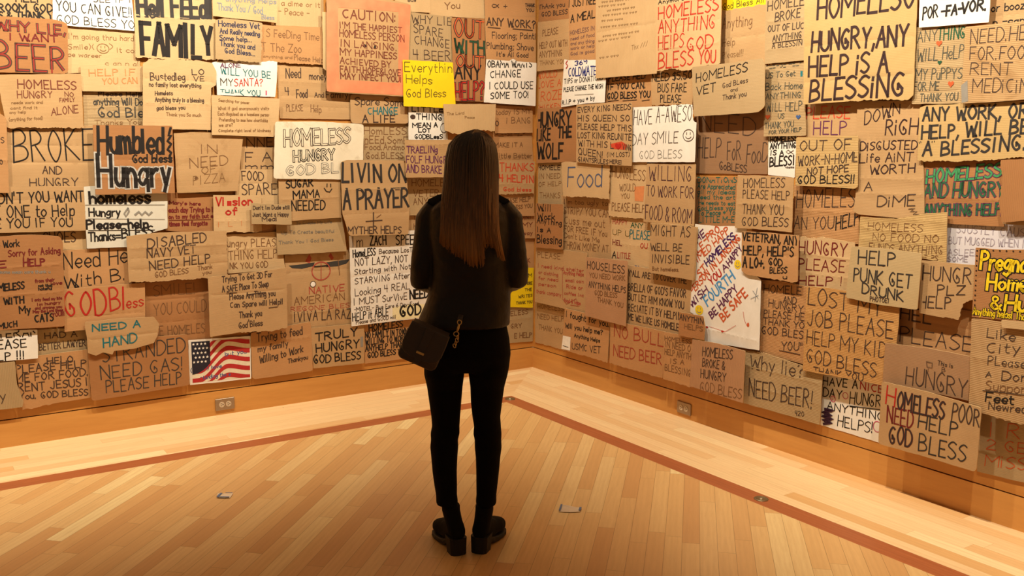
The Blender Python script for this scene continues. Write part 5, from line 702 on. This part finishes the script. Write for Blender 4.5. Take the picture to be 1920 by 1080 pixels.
(('R', 0.07,0.0038,0.006, [(2732,1149), (2917,1156), (3102,1152), (3101,1019), (3100,894), (2909,889), (2719,898), (2724,1050)], 'g2', 'grey-beige sign tacked on top reading PUNK GET DRUNK', [('HELP', 2776,1069,2970,1077,62.5, 'bk', 6.5), ('PUNK GET', 2756,984,3061,989,62.3, 'bk', 6.5), ('DRUNK', 2807,933,3026,923,45.0, 'bk', 6.5), ('PHOTOE1', 2853,901,2952,905,20.1, 'kk', 3.6)]), dict(crease='v.5', rnd_c=0.01)),
(('R', 0.07,0.0038,0.006, [(2947,714), (3166,729), (3371,729), (3370,532), (3333,533), (2947,522)], 'b2', 'pinkish brown cardboard with big HUNGRY and a small drawn box', [('HUNGRY', 3065,547,3359,546,81.9, 'kk', 4.8), ('This is', 3217,663,3288,662,19.0, 'kk', 2.8), ('B', 3238,635,3255,636,19.1, 'kk', 2.1)]), dict(extra=[('line', [3163,667,3191,667,3191,643,3167,643,3163,667], 'kk', 2.9), ('line', [3173,639,3174,625], 'b', 2.4)])),
(('R', 0.0838,0.0038,0.006, [(3363,897), (3499,903), (3652,909), (3689,487), (3534,493), (3415,497), (3383,508)], 'k', 'tall folded cardboard at the right edge reading Like City Please, Feet', [('Like', 3437,828,3555,831,38.1, 'kk', 3.8), ('City', 3440,760,3579,786,42.6, 'kk', 4.0), ('PLease', 3451,711,3608,726,40.3, 'kk', 3.4), ('A', 3447,656,3469,661,22.8, 'kk', 3.7), ('Don', 3516,657,3621,671,40.1, 'kk', 4.2), ('Suppor', 3449,601,3617,622,40.5, 'b', 3.6), ('Feet', 3455,551,3573,567,38.6, 'k', 6.1), ('Newred', 3470,522,3628,541,33.8, 'kk', 4.1)]), dict(extra=[('line', [3440,597,3617,616], 'kk', 3.7)], torn='34', crease='h.42', corr='h')),
(('R', 0.0976,0.0038,0.006, [(2962,536), (3198,538), (3447,523), (3448,394), (3448,251), (3437,238), (3222,239), (2967,235)], 'k', 'big foreground tan sign reading HOMELESS POOR NEED HELP GOD BLESS', [('H', 2992,435,3037,431,90.4, 'r', 7.2), ('OMELESS', 3051,426,3283,433,80.5, 'bk', 6.6, 'dr', 2.9), ('POOR', 3318,437,3444,440,77.2, 'kk', 5.9), ('NEED', 3004,351,3136,356,74.9, 'dr', 7.2), ('HELP', 3162,363,3348,370,65.0, 'bk', 6.3), ('GOD', 3022,257,3137,268,82.6, 'bk', 6.3, 'dr', 3.3), ('BLESS', 3173,258,3396,267,77.0, 'bk', 6.5)]), dict(rnd_c=0.012)),
(('R', 0.0976,0.0038,0.006, [(3499,913), (3658,925), (3661,890), (3504,882)], 'l', 'thin pale lip of cardboard sticking out beneath the yellow-lettered sign', []), dict()),
(('R', 0.0562,0.0038,0.006, [(3341,1199), (3459,1201), (3611,1216), (3637,917), (3349,899)], 'd', 'brown sign at the right edge with yellow black-edged block lettering and dotted border', [('Pregna', 3370,1111,3564,1119,71.2, 'y', 11.2, 'k', 9.8), ('Home', 3405,1028,3571,1038,64.5, 'y', 11.2, 'k', 9.8), ('&', 3430,946,3472,946,54.1, 'y', 8.9, 'k', 7.9), ('Hun', 3489,950,3620,963,63.9, 'y', 11.9, 'k', 9.7), ('Anything helps! Tha', 3353,912,3576,921,29.3, 'y', 4.5, 'k', 4.5)]), dict(extra=[('dots', [3349,1186,3360,910], 14,3.6, 'k'), ('dots', [3363,1190,3559,1202], 8,3.6, 'k')], crease='h.45')),
]
for i, s in enumerate(SIGNS): hang(i, *s[0], **s[1])

# ---------------------------------------------------------------- wall outlets, floor plates, scraps of paper
m_steel = plain('brushed_steel_plate', '#a08c78', 0.35,0.75,0.5,0.08,80)
m_recept = plain('ivory_receptacle', '#c9b497', 0.5); m_slot = plain('outlet_slot', '#2a2018', 0.8)
def outlet(wall, u, v, label):
    root = empty('wall_outlet', wp(wall, u, v, 0.0017), WALLS[wall][2])
    tag(root, label, 'outlet', 'outlets in the baseboards')
    V, F = [], []; box_geo(V, F, (0,-0.004,0.055), (0.116,0.008,0.072))
    pl = obj('cover_plate', mesh('cover_plate', V, F), m_steel, root); add_mod(pl, 'BEVEL', width=0.0035, segments=3)
    for sg in (-1,1):
        V, F = [], []
        loft_geo(V, F, [[Vector((sg*0.0205+0.0165*math.cos(2*PI*k/20), -y, 0.055+0.0165*1.05*math.sin(2*PI*k/20))) for k in range(20)] for y in (0.0065,0.0098)])
        rc = obj('receptacle', mesh('receptacle', V, F), m_recept, root)
        V, F = [], []
        for dx, dz, w, hh in ((-0.003,0.006,0.009,0.0026), (-0.003,-0.006,0.007,0.0026), (0.0075,0,0.005,0.005)):
            box_geo(V, F, (sg*0.0205+dx, -0.0099,0.055+dz), (w, 0.001, hh))
        obj('slot', mesh('slot', V, F), m_slot, rc)
    return root
outlet('L', -2.281,0.009, 'steel double outlet in the left baseboard below the Trying to feed sign')
outlet('R', 1.579,0.008, 'steel double outlet in the right baseboard below HOMELESS BROKE & HUNGRY')

m_brass = plain('worn_nickel_plate', '#9a8a68', 0.38,0.85,0.5,0.2,60)
def floor_plate(x, y, label):
    root = empty('floor_plate', (x, y, 0)); tag(root, label, 'floor plate', 'round plates in the dark floor band')
    V, F = [], []; R0 = 0.034
    loft_geo(V, F, [hring(0,0, z, r, r, 28) for z, r in ((0, R0), (0.002, R0), (0.0035, R0*0.93), (0.0035, R0*0.72), (0.0028, R0*0.68), (0.003,0.004))])
    obj('rim', mesh('rim', V, F, None, True), m_brass, root)
    V, F = [], []; loft_geo(V, F, [hring(0,0, z, r, r, 14) for z, r in ((0.0028,0.008), (0.0046,0.0065))]); box_geo(V, F, (0,0,0.0042), (0.012,0.002,0.0014))
    obj('screw', mesh('screw', V, F), plain('dull_screw', '#c9bda0', 0.35,0.8), root)
floor_plate(-0.009,5.941, 'small round metal plate at the bend of the dark floor band behind the person\'s legs')
floor_plate(1.165,4.213, 'round metal plate in the dark band along the right-hand wall')

def scrap(name, x, y, pts, label, mat, edge, marks):
    rnd = random.Random(5); root = empty(name, (x, y, 0)); tag(root, label, 'paper scrap', 'paper scraps on the floor')
    n = 10; V, F = [], []
    cx = sum(p[0] for p in pts)/len(pts); cy = sum(p[1] for p in pts)/len(pts)
    V.append((cx, cy, 0.006)); m = len(pts)
    for p in pts: V.append(((p[0]+cx)/2, (p[1]+cy)/2,0.003+rnd.random()*0.004))
    for p in pts: V.append((p[0], p[1], 0.0012+rnd.random()*0.003))
    for i in range(m):
        j = (i+1) % m; F += [[0,1+i, 1+j], [1+i, 1+m+i, 1+m+j, 1+j]]
    o = obj('torn_sheet', mesh('torn_sheet', V, F), mat, root); add_mod(o, 'SOLIDIFY', thickness=0.0008, offset=-1.0)
    V, F = [], []
    for (ax, ay, bx, by, w) in marks:
        d = Vector((bx-ax, by-ay, 0)).normalized(); s = Vector((-d.y, d.x, 0))*w/2; b = len(V)
        for p, z in ((Vector((ax, ay, 0)), 0.0066), (Vector((bx, by, 0)), 0.0066)):
            V += [p+s+Vector((0,0,z)), p-s+Vector((0,0,z))]
        F.append([b, b+2, b+3, b+1])
    o2 = obj('printed_mark', mesh('printed_mark', V, F), edge, root); add_mod(o2, 'SOLIDIFY', thickness=0.001, offset=-1.0)
m_scrap = plain('scuffed_white_paper', '#d8c0a0', 0.75); m_blue = plain('blue_print', '#5f6f8c', 0.7); m_red = plain('red_print', '#a85a50', 0.7)
scrap('paper_scrap', -1.326,4.207, [(-0.03,-0.030),(0.0,-0.036),(0.032,-0.030),(0.03,0.028),(0.004,0.032),(-0.026,0.024),(-0.045,0.034)], 'small crumpled printed paper scrap lying on the floor left of the person', m_scrap, m_blue,
      [(-0.028,-0.027,-0.023,0.020,0.010),(-0.025,-0.028,0.028,-0.028,0.006),(-0.006,0.024,0.026,0.026,0.005)])
scrap('paper_scrap', 0.266,4.071, [(-0.050,-0.034),(0.0,-0.042),(0.044,-0.034),(0.054,0.014),(0.03,0.022),(-0.01,0.046),(-0.036,0.050)], 'torn white paper scrap with blue ends on the floor right of the boots', m_scrap, m_blue,
      [(-0.047,-0.029,-0.034,0.042,0.008),(0.043,-0.026,0.050,0.010,0.010)])

# ---------------------------------------------------------------- the woman, seen from behind
m_skin = plain('skin', '#c08a66', 0.5,0,0.4,0.08,30)
m_jacket = NT('black_leather'); _f1 = m_jacket.noise(m_jacket.coord(), 22,4,0.6,0.8); m_jacket.bump(_f1,0.35,0.01)
m_jacket = m_jacket.fin(lin('#231b17'), 0.5,0,0.35)
m_denim = NT('black_denim'); _f2 = m_denim.noise(m_denim.coord(scale=(1,1,0.35)), 60,4,0.6); m_denim.bump(_f2,0.25,0.004)
m_denim = m_denim.fin(lin('#0d0a08'), 0.9,0,0.15)
m_boot = plain('black_suede', '#0d0a08', 0.85,0,0.2); m_sole = plain('black_rubber', '#16120f', 0.6,0,0.4)
m_bag = NT('black_grained_leather'); _f3 = m_bag.noise(m_bag.coord(), 220,2); m_bag.bump(_f3,0.2,0.001)
m_bag = m_bag.fin(lin('#423730'), 0.5,0,0.5)
m_gold = plain('brass_fitting', '#e6bd72', 0.45,0.35,0.6,0.05)
def hair_mat():
    n = NT('brown_hair'); co = n.coord(); sp = n.new('ShaderNodeSeparateXYZ'); n.link(co, sp.inputs[0])
    st = n.noise(n.coord(scale=(1,1,0.05)), 120,3,0.6)
    k = n.math('ADD', n.math('MULTIPLY', n.math('SUBTRACT', 1.60, sp.outputs[2]), 2.0), n.math('MULTIPLY', n.math('SUBTRACT', st, 0.5), 0.9))
    col = n.ramp(k, [(0.05, lin('#43301f')), (0.45, lin('#704a26')), (0.95, lin('#b47e40'))])
    return n.fin(col, 0.38,0,0.5)
m_hair = hair_mat()

woman = empty('person', (-0.17,3.62,0.0))
tag(woman, 'person seen from behind with long brown hair, in black leather jacket and trousers', 'person')
def remeshed(name, V, F, m, voxel, smooth=2, parent=woman):
    me = mesh(name, V, F); bm = bmesh.new(); bm.from_mesh(me); bmesh.ops.recalc_face_normals(bm, faces=bm.faces); bm.to_mesh(me); bm.free()
    o = obj(name, me, m, parent); add_mod(o, 'REMESH', mode='VOXEL', voxel_size=voxel, use_smooth_shade=True)
    if smooth: add_mod(o, 'SMOOTH', factor=0.5, iterations=smooth)
    return o
Vc = Vector
ARM = {-1: [Vc((-0.118,0.0,1.372)), Vc((-0.150,-0.004,1.335)), Vc((-0.163,-0.012,1.24)), Vc((-0.173,-0.02,1.15)), Vc((-0.176,-0.012,1.104)), Vc((-0.160,0.035,1.090)), Vc((-0.115,0.125,1.088)), Vc((-0.060,0.205,1.09))],
       1: [Vc((0.122,0.0,1.376)), Vc((0.156,-0.004,1.340)), Vc((0.172,-0.012,1.245)), Vc((0.184,-0.02,1.155)), Vc((0.186,-0.012,1.112)), Vc((0.170,0.035,1.098)), Vc((0.128,0.125,1.096)), Vc((0.075,0.205,1.10))]}
# body: head, neck, trunk, arms with hands, legs: one continuous skin
V, F = [], []
loft_geo(V, F, [hring(0.0,0.0,z,rx,ry,28) for z, rx, ry in ((0.80,0.10,0.07),(0.86,0.14,0.085),(0.95,0.125,0.078),(1.05,0.108,0.07),(1.16,0.118,0.078),(1.28,0.135,0.085),(1.36,0.13,0.07),(1.405,0.09,0.055),(1.43,0.058,0.05))])
loft_geo(V, F, [hring(0.008,-0.002+0.006*i,z,r,r*1.05,20) for i, (z, r) in enumerate(((1.38,0.056),(1.42,0.049),(1.46,0.046),(1.51,0.048)))])
hd = [(1.447,0.030,0.030,0.052),(1.462,0.042,0.045,0.042),(1.485,0.054,0.062,0.032),(1.515,0.064,0.082,0.016),(1.55,0.070,0.092,0.010),(1.585,0.072,0.095,0.006),(1.615,0.069,0.090,0.002),(1.638,0.056,0.072,0.0),(1.652,0.034,0.044,0.0),(1.657,0.012,0.016,0.0)]
loft_geo(V, F, [hring(0.015, cy, z, rx, ry, 24) for z, rx, ry, cy in hd])
tube_geo(V, F, [Vc((0.015,0.098,1.578)), Vc((0.015,0.104,1.556)), Vc((0.015,0.110,1.535)), Vc((0.015,0.098,1.524))], [0.006,0.009,0.013,0.010], 10)
for sg in (-1,1):
    ball_geo(V, F, (0.015+sg*0.007,0.095,1.498), (0.016,0.008,0.006)); ball_geo(V, F, (0.015+sg*0.03,0.092,1.586), (0.02,0.010,0.006))
    ball_geo(V, F, (0.015+sg*0.074,0.008,1.548), (0.007,0.018,0.03))
    a = ARM[sg]; tube_geo(V, F, a, [0.045,0.044,0.040,0.036,0.034,0.034,0.028,0.021], 14)
    w0 = a[-1]; d = (a[-1]-a[-2]).normalized(); side = Vc((-sg*0.25,0.15,0.95)).normalized()
    pc = w0+d*0.055; tube_geo(V, F, [w0-d*0.01, w0+d*0.02, pc, w0+d*0.092], [0.021,0.027,0.036,0.032], 14,0.5, side)
    up = (side-d*side.dot(d)).normalized(); inw = d.cross(up).normalized()*(1 if sg < 0 else -1)
    for q, (off, l) in enumerate(((0.026,0.066),(0.009,0.074),(-0.009,0.069),(-0.026,0.054))):
        b0 = w0+d*0.085+up*off; b1 = b0+d*l*0.45+inw*0.004; b2 = b1+d*l*0.28+inw*0.016; b3 = b2+d*l*0.12+inw*0.020
        tube_geo(V, F, [b0-d*0.015, b0, b1, b2, b3], [0.0088,0.0088,0.0082,0.0076,0.0060], 8)
    t0 = w0+d*0.035+up*0.022; tube_geo(V, F, [t0-up*0.01, t0+up*0.016+d*0.014, t0+up*0.026+d*0.036+inw*0.008, t0+up*0.026+d*0.056+inw*0.014], [0.012,0.011,0.0095,0.007], 8)
    lx = {-1: ((-0.085,0.80,0.068),(-0.088,0.66,0.060),(-0.088,0.50,0.046),(-0.092,0.40,0.044),(-0.086,0.26,0.032),(-0.060,0.13,0.019),(-0.052,0.075,0.019)),
          1: ((0.075,0.80,0.068),(0.073,0.66,0.060),(0.074,0.50,0.046),(0.078,0.40,0.044),(0.073,0.26,0.032),(0.058,0.13,0.019),(0.055,0.075,0.019))}[sg]
    tube_geo(V, F, [Vc((x, 0.0, z)) for x, z, r in lx], [r for x, z, r in lx], 16,1.0, Vc((0,1,0)))
    toe = Vc((-0.112,0.13,0.052)) if sg < 0 else Vc((0.098,0.145,0.052)); an = Vc((lx[-1][0], 0.006,0.085))
    tube_geo(V, F, [an, an.lerp(toe,0.5)+Vc((0,0,0.002)), toe], [0.022,0.022,0.014], 12,0.8)
remeshed('body', V, F, m_skin, 0.0055,3)
m_eye = plain('eye_white', '#e8e2d8', 0.3); m_iris = plain('dark_iris', '#3a2414', 0.3)
for sg in (-1,1):
    V, F = [], []; ball_geo(V, F, (0.015+sg*0.031,0.0835,1.566), (0.012,0.010,0.008), 14,9)
    e = obj('eye', mesh('eye', V, F, None, True), m_eye, woman)
    V, F = [], []; ball_geo(V, F, (0.015+sg*0.031,0.0918,1.566), (0.005,0.003,0.005), 12,7); obj('iris', mesh('iris', V, F, None, True), m_iris, e)

# trousers
V, F = [], []
loft_geo(V, F, [hring(cx,cy,z,rx,ry,36,2.3) for z, cx, cy, rx, ry in ((0.99,-0.004,-0.002,0.140,0.098),(0.94,-0.004,-0.005,0.152,0.106),(0.88,-0.005,-0.012,0.166,0.116),(0.82,-0.005,-0.014,0.172,0.118),(0.775,-0.006,-0.008,0.168,0.105),(0.755,-0.006,-0.004,0.150,0.085))])
rw = random.Random(3)
for sg, prof in ((-1, ((0.84,-0.090,0.078),(0.77,-0.091,0.080),(0.735,-0.0925,0.0785),(0.68,-0.0915,0.070),(0.62,-0.090,0.0635),(0.56,-0.0885,0.057),(0.52,-0.0885,0.0545),(0.495,-0.090,0.0575),(0.47,-0.0925,0.0535),(0.44,-0.0935,0.0555),(0.40,-0.0935,0.052),(0.34,-0.0925,0.0485),(0.28,-0.089,0.0455),(0.24,-0.086,0.042),(0.212,-0.084,0.0435),(0.20,-0.083,0.0415))),
                 (1, ((0.84,0.080,0.080),(0.77,0.080,0.082),(0.735,0.079,0.0765),(0.68,0.0755,0.067),(0.62,0.0725,0.062),(0.56,0.072,0.0555),(0.52,0.0765,0.0535),(0.495,0.077,0.056),(0.47,0.0790,0.0525),(0.44,0.080,0.0535),(0.40,0.0795,0.049),(0.34,0.078,0.0455),(0.28,0.075,0.0425),(0.24,0.073,0.040),(0.212,0.072,0.0415),(0.20,0.0715,0.039)))):
    rings = []
    for z, cx, r in prof:
        yb = -0.010 if z > 0.7 else (0.006 if z > 0.5 else -0.012 if z > 0.3 else -0.004)
        rings.append(hring(cx, yb, z, r, r*(1.15 if z > 0.7 else 1.08), 28))
    loft_geo(V, F, rings)
tr = remeshed('trousers', V, F, m_denim, 0.006,1)
# boots: shaft, vamp, sole and block heel, toes turned outward
for sg, heel, toe, shx in ((-1, Vc((-0.047,-0.008,0)), Vc((-0.128,0.175,0)), -0.067), (1, Vc((0.052,0.010,0)), Vc((0.118,0.192,0)), 0.063)):
    fw = (toe-heel).normalized(); sd = Vc((fw.y, -fw.x, 0)); V, F = [], []
    def ringf(f, hw, z0, z1, n=18, p=2.6):
        out = []; c = heel+fw*f
        for k in range(n):
            a = 2*PI*k/n; cc, ss = math.cos(a), math.sin(a)
            out.append(c+sd*(hw*math.copysign(abs(cc)**(2/p), cc))+Vc((0,0,(z0+z1)/2+(z1-z0)/2*math.copysign(abs(ss)**(2/p), ss))))
        return out
    loft_geo(V, F, [ringf(f, hw, z0, z1) for f, hw, z0, z1 in ((-0.034,0.018,0.066,0.098),(-0.026,0.030,0.062,0.118),(0.0,0.034,0.060,0.135),(0.035,0.034,0.036,0.135),(0.07,0.034,0.022,0.118),(0.105,0.037,0.026,0.098),(0.14,0.042,0.020,0.090),(0.175,0.041,0.018,0.080),(0.198,0.032,0.020,0.066),(0.210,0.016,0.028,0.050))])
    loft_geo(V, F, [hring(heel.x*(1-t)+shx*t+fw.x*0.006, heel.y*(1-t)+(-0.002)*t+0.008, z, rx, ry, 22) for z, rx, ry, t in ((0.085,0.034,0.044,0.0),(0.11,0.035,0.043,0.2),(0.14,0.0355,0.042,0.6),(0.175,0.0365,0.043,1.0),(0.196,0.0365,0.044,1.0))])
    bt = remeshed('boot', V, F, m_boot, 0.0055,2)
    V, F = [], []
    loft_geo(V, F, [[p for p in ringf(f, hw, z0, z1,16,4.0)] for f, hw, z0, z1 in ((0.010,0.030,0.030,0.055),(0.045,0.031,0.018,0.045),(0.075,0.034,0.004,0.034),(0.105,0.040,0.0,0.028),(0.14,0.0445,0.0,0.024),(0.175,0.0435,0.0,0.022),(0.202,0.034,0.002,0.022),(0.214,0.016,0.006,0.022))])
    so = obj('sole', mesh('sole', V, F, None, False), m_sole, bt); add_mod(so, 'BEVEL', width=0.002, segments=1)
    V, F = [], []; rings = []
    for z, b0, b1, hw in ((0.0,-0.040,0.020,0.033),(0.03,-0.039,0.024,0.034),(0.068,-0.038,0.036,0.036)):
        rings.append([heel+fw*f+sd*s+Vc((0,0,z)) for f, s in ((b1,-hw),(b1,hw),(b0+0.016,hw),(b0+0.004,hw*0.72),(b0,hw*0.25),(b0,-hw*0.25),(b0+0.004,-hw*0.72),(b0+0.016,-hw))])
    loft_geo(V, F, rings); obj('heel', mesh('heel', V, F), m_sole, bt)
# jacket: trunk and sleeves in one garment, collar, epaulettes, cuffs
V, F = [], []
loft_geo(V, F, [hring(cx,cy,z,rx,ry,40,2.4) for z, cx, cy, rx, ry in ((0.932,-0.016,-0.008,0.178,0.130),(0.955,-0.014,-0.008,0.176,0.129),(1.0,-0.004,-0.006,0.168,0.122),(1.05,0.006,-0.004,0.160,0.114),(1.12,0.008,-0.004,0.150,0.110),(1.20,0.006,-0.008,0.150,0.112),(1.28,0.004,-0.012,0.155,0.113),(1.34,0.004,-0.012,0.156,0.104),(1.378,0.004,-0.010,0.150,0.088),(1.405,0.005,-0.008,0.122,0.074),(1.425,0.006,-0.006,0.090,0.064),(1.44,0.008,-0.004,0.066,0.060))])
for sg in (-1,1):
    a = [p.copy() for p in ARM[sg]]
    tube_geo(V, F, a, [0.052,0.0515,0.0475,0.046,0.046,0.044,0.038,0.034], 18)
jk = remeshed('jacket', V, F, m_jacket, 0.006,2)
tx = bpy.data.textures.new('jacket_creases', 'CLOUDS'); tx.noise_scale = 0.09; tx.noise_depth = 2
add_mod(jk, 'DISPLACE', texture=tx, strength=0.010, mid_level=0.5)
for sg in (-1,1):
    V, F = [], []
    p0, p1 = Vc((sg*0.080+0.005,-0.012,1.424)), Vc((sg*0.158+0.003,-0.012,1.392)); dd = (p1-p0).normalized()
    tube_geo(V, F, [p0, p0.lerp(p1,0.4)+Vc((0,0,0.003)), p0.lerp(p1,0.85)+Vc((0,0,0.002)), p1], [0.016,0.019,0.017,0.006], 12,0.16, Vc((0,1,0)))
    ep = obj('epaulette', mesh('epaulette', V, F, None, True), m_jacket, woman)
    V, F = [], []; ball_geo(V, F, p0.lerp(p1,0.22)+Vc((0,0,0.008)), (0.005,0.005,0.003), 10,6); obj('snap_button', mesh('snap_button', V, F, None, True), m_gold, ep)
V, F = [], []
loft_geo(V, F, [hring(0.008,-0.004,1.425,0.072,0.066,30), hring(0.008,-0.006,1.455,0.070,0.066,30), hring(0.008,-0.007,1.475,0.068,0.064,30), hring(0.008,-0.007,1.475,0.060,0.056,30), hring(0.008,-0.004,1.43,0.058,0.054,30)], False)
obj('collar', mesh('collar', V, F, None, True), m_jacket, woman)
# hair: a solid fall under several hundred locks
def interp(tab, x):
    if x >= tab[0][0]: return tab[0][1:]
    for a, b in zip(tab, tab[1:]):
        if x >= b[0]:
            f = (a[0]-x)/(a[0]-b[0]); return tuple(p+(q-p)*f for p, q in zip(a[1:], b[1:]))
    return tab[-1][1:]
HT = [(1.674,0.030,0.006,0.0,0.012),(1.666,0.026,0.034,-0.004,0.042),(1.650,0.020,0.062,-0.006,0.072),(1.62,0.016,0.085,-0.008,0.096),(1.57,0.014,0.095,-0.010,0.106),(1.51,0.014,0.0985,-0.020,0.100),(1.45,0.012,0.101,-0.045,0.084),(1.40,0.010,0.103,-0.070,0.066),(1.32,0.010,0.106,-0.096,0.050),(1.25,0.014,0.114,-0.104,0.044),(1.17,0.020,0.128,-0.108,0.040)]
V, F = [], []
rings = []
for z in (1.672,1.664,1.648,1.62,1.575,1.52,1.46,1.41,1.35,1.30,1.26):
    cx, rx, cy, ry = interp(HT, z); k = 0.955 if z > 1.3 else 0.86
    rings.append(hring(cx, cy, z-0.003, rx*k, ry*k, 32))
loft_geo(V, F, rings)
ends = [(-1.0,1.262),(-0.75,1.247),(-0.5,1.225),(-0.2,1.198),(0.05,1.183),(0.25,1.178),(0.36,1.186),(0.44,1.240),(0.6,1.255),(0.78,1.250),(0.86,1.214),(1.0,1.200)]
def zend(s):
    for a, b in zip(ends, ends[1:]):
        if s <= b[0]: return a[1]+(b[1]-a[1])*(s-a[0])/(b[0]-a[0])
    return ends[-1][1]
rh = random.Random(11)
for i in range(620):
    th = rh.uniform(-1.72,1.72); s0 = math.sin(th) if abs(th) < PI/2 else math.copysign(1, th)
    back = math.cos(th); lay = rh.uniform(0.955,1.02); wav = rh.uniform(-0.008,0.008); ph = rh.uniform(0,6.28)
    ze = zend(max(-1, min(1, s0)))+rh.uniform(-0.012,0.022)
    if back < 0: ze = rh.uniform(1.40,1.5)
    pts = []; rad = []; m = 15; z0 = 1.676-rh.random()*0.006
    for k in range(m+1):
        t = k/m; z = z0+(ze-z0)*(t**1.25)
        cx, rx, cy, ry = interp(HT, z); fl = lay+wav*math.sin(7*t+ph)
        ss = s0 + 0.05*math.sin(3*t+ph)*t*(1-abs(s0))
        pts.append(Vc((cx+rx*fl*ss, cy-ry*fl*(back if back < 0 else math.sqrt(max(0.0,1-min(1, ss*ss)))), z)))
        rad.append((0.0042 if t < 0.75 else 0.0042*(1-t)/0.25*0.85+0.0006)*(0.6 if k == 0 else 1))
    tube_geo(V, F, pts, rad, 5,1.0, Vc((0,1,0)))
obj('hair', mesh('hair', V, F, None, True), m_hair, woman)

# ---------------------------------------------------------------- shoulder bag hanging at her left hip
bag = empty('shoulder_bag', (-0.17-0.160,3.62-0.180,0.781)); tag(bag, 'black leather flap bag with brass clasp and chain hanging at the person\'s left hip', 'bag')
TB = math.radians(-24)
RB = Matrix.Rotation(-TB, 3, 'Y')
BC = Vc((0.003,0.0,0.101))
def bp(x, y, z): return BC + RB @ Vc((x, y, z))
def rrect(w, hgt, r, n=5, taper=0.0):
    out = []
    for cx, cz, a0 in ((1,1,0),(-1,1,PI/2),(-1,-1,PI),(1,-1,1.5*PI)):
        for k in range(n+1):
            a = a0+PI/2*k/n; x = cx*(w/2-r)+r*math.cos(a); z = cz*(hgt/2-r)+r*math.sin(a)
            out.append((x*(1-taper*z/hgt), z))
    return out
V, F = [], []
prof = rrect(0.152,0.142,0.022,6,0.03)
loft_geo(V, F, [[bp(x*k, y, z*k) for x, z in prof] for y, k in ((0.030,0.93),(0.026,0.985),(0.012,1.0),(-0.012,1.0),(-0.026,0.985),(-0.030,0.93))])
obj('bag_body', mesh('bag_body', V, F, None, True), m_bag, bag)
fl = [(-0.071,0.078),(0.071,0.078),(0.0735,0.04),(0.074,-0.005),(0.066,-0.030),(0.048,-0.042),(0.0,-0.046),(-0.048,-0.042),(-0.066,-0.030),(-0.074,-0.005),(-0.0735,0.04)]
V, F = [], []; loft_geo(V, F, [[bp(x*1.06,-0.022, z) for x, z in fl], [bp(x*1.06,-0.039, z) for x, z in fl], [bp(x*1.02,-0.043, z*0.96) for x, z in fl]])
top = [(-0.071,0.0305),(0.071,0.0305),(0.071,-0.0355),(-0.071,-0.0355)]
box_geo(V, F, bp(0,-0.003,0.0755), (0.142,0.066,0.006), RB)
flp = obj('flap', mesh('flap', V, F), m_bag, bag); add_mod(flp, 'BEVEL', width=0.002, segments=2)
V, F = [], []; tb = [(-0.017,0.078),(0.017,0.078),(0.015,-0.02),(0.011,-0.058),(0.0,-0.064),(-0.011,-0.058),(-0.015,-0.02)]
loft_geo(V, F, [[bp(x, -0.0400, z) for x, z in tb], [bp(x, -0.0470, z) for x, z in tb]])
tab = obj('strap_tab', mesh('strap_tab', V, F), m_bag, bag); add_mod(tab, 'BEVEL', width=0.0015, segments=2)
V, F = [], []; box_geo(V, F, bp(0.0,-0.050,-0.018), (0.030,0.008,0.008), RB)
cl = obj('clasp', mesh('clasp', V, F), m_gold, tab); add_mod(cl, 'BEVEL', width=0.0015, segments=2)
# hook, swivel and chain links at the bag's right shoulder, then the strap running up under the jacket
def ring3(V, F, c, ax, ay, R1, R2, r, n=18, arc=1.0):
    pts = [c+ax*(R1*math.cos(2*PI*arc*k/n))+ay*(R2*math.sin(2*PI*arc*k/n)) for k in range(n+1)]
    tube_geo(V, F, pts, [r]*(n+1), 6,1.0, ax.cross(ay))
off = Vc((0.158,0.180,-0.780))
def lp(x, z, y=-0.165): return Vc((x, y, z))+off
X3, Z3 = Vc((1,0,0)), Vc((0,0,1))
V, F = [], []; ring3(V, F, lp(-0.022,0.968), X3, Z3,0.0075,0.0085,0.0018,16,0.999)
tube_geo(V, F, [lp(-0.023,0.960), lp(-0.027,0.945), lp(-0.031,0.932)], [0.0036,0.0044,0.0032], 8); ring3(V, F, lp(-0.034,0.924), X3, Z3,0.0095,0.0085,0.0018)
obj('swivel_hook', mesh('swivel_hook', V, F, None, True), m_gold, bag)
V, F = [], []
for k, (x, z) in enumerate(((-0.0285,0.911),(-0.032,0.900),(-0.036,0.889),(-0.041,0.879))):
    ax = Vc((0.35,0.0,-0.93)).normalized() if k % 2 else Vc((0.1,0.0,-0.99)); ay = Vc((0.93,0.1,0.35)) if k % 2 else Vc((0.6,0.8,0.06)); ring3(V, F, lp(x, z), ax.normalized(), ay.normalized(), 0.0078,0.0045,0.0016,14)
obj('chain', mesh('chain', V, F, None, True), m_gold, bag)
V, F = [], []
tube_geo(V, F, [lp(-0.022,0.968,-0.160), lp(-0.020,0.980,-0.148), lp(-0.017,0.992,-0.140)], [0.009,0.009,0.009], 10,0.2, Vc((0,1,0)))
obj('strap', mesh('strap', V, F, None, True), m_bag, bag)
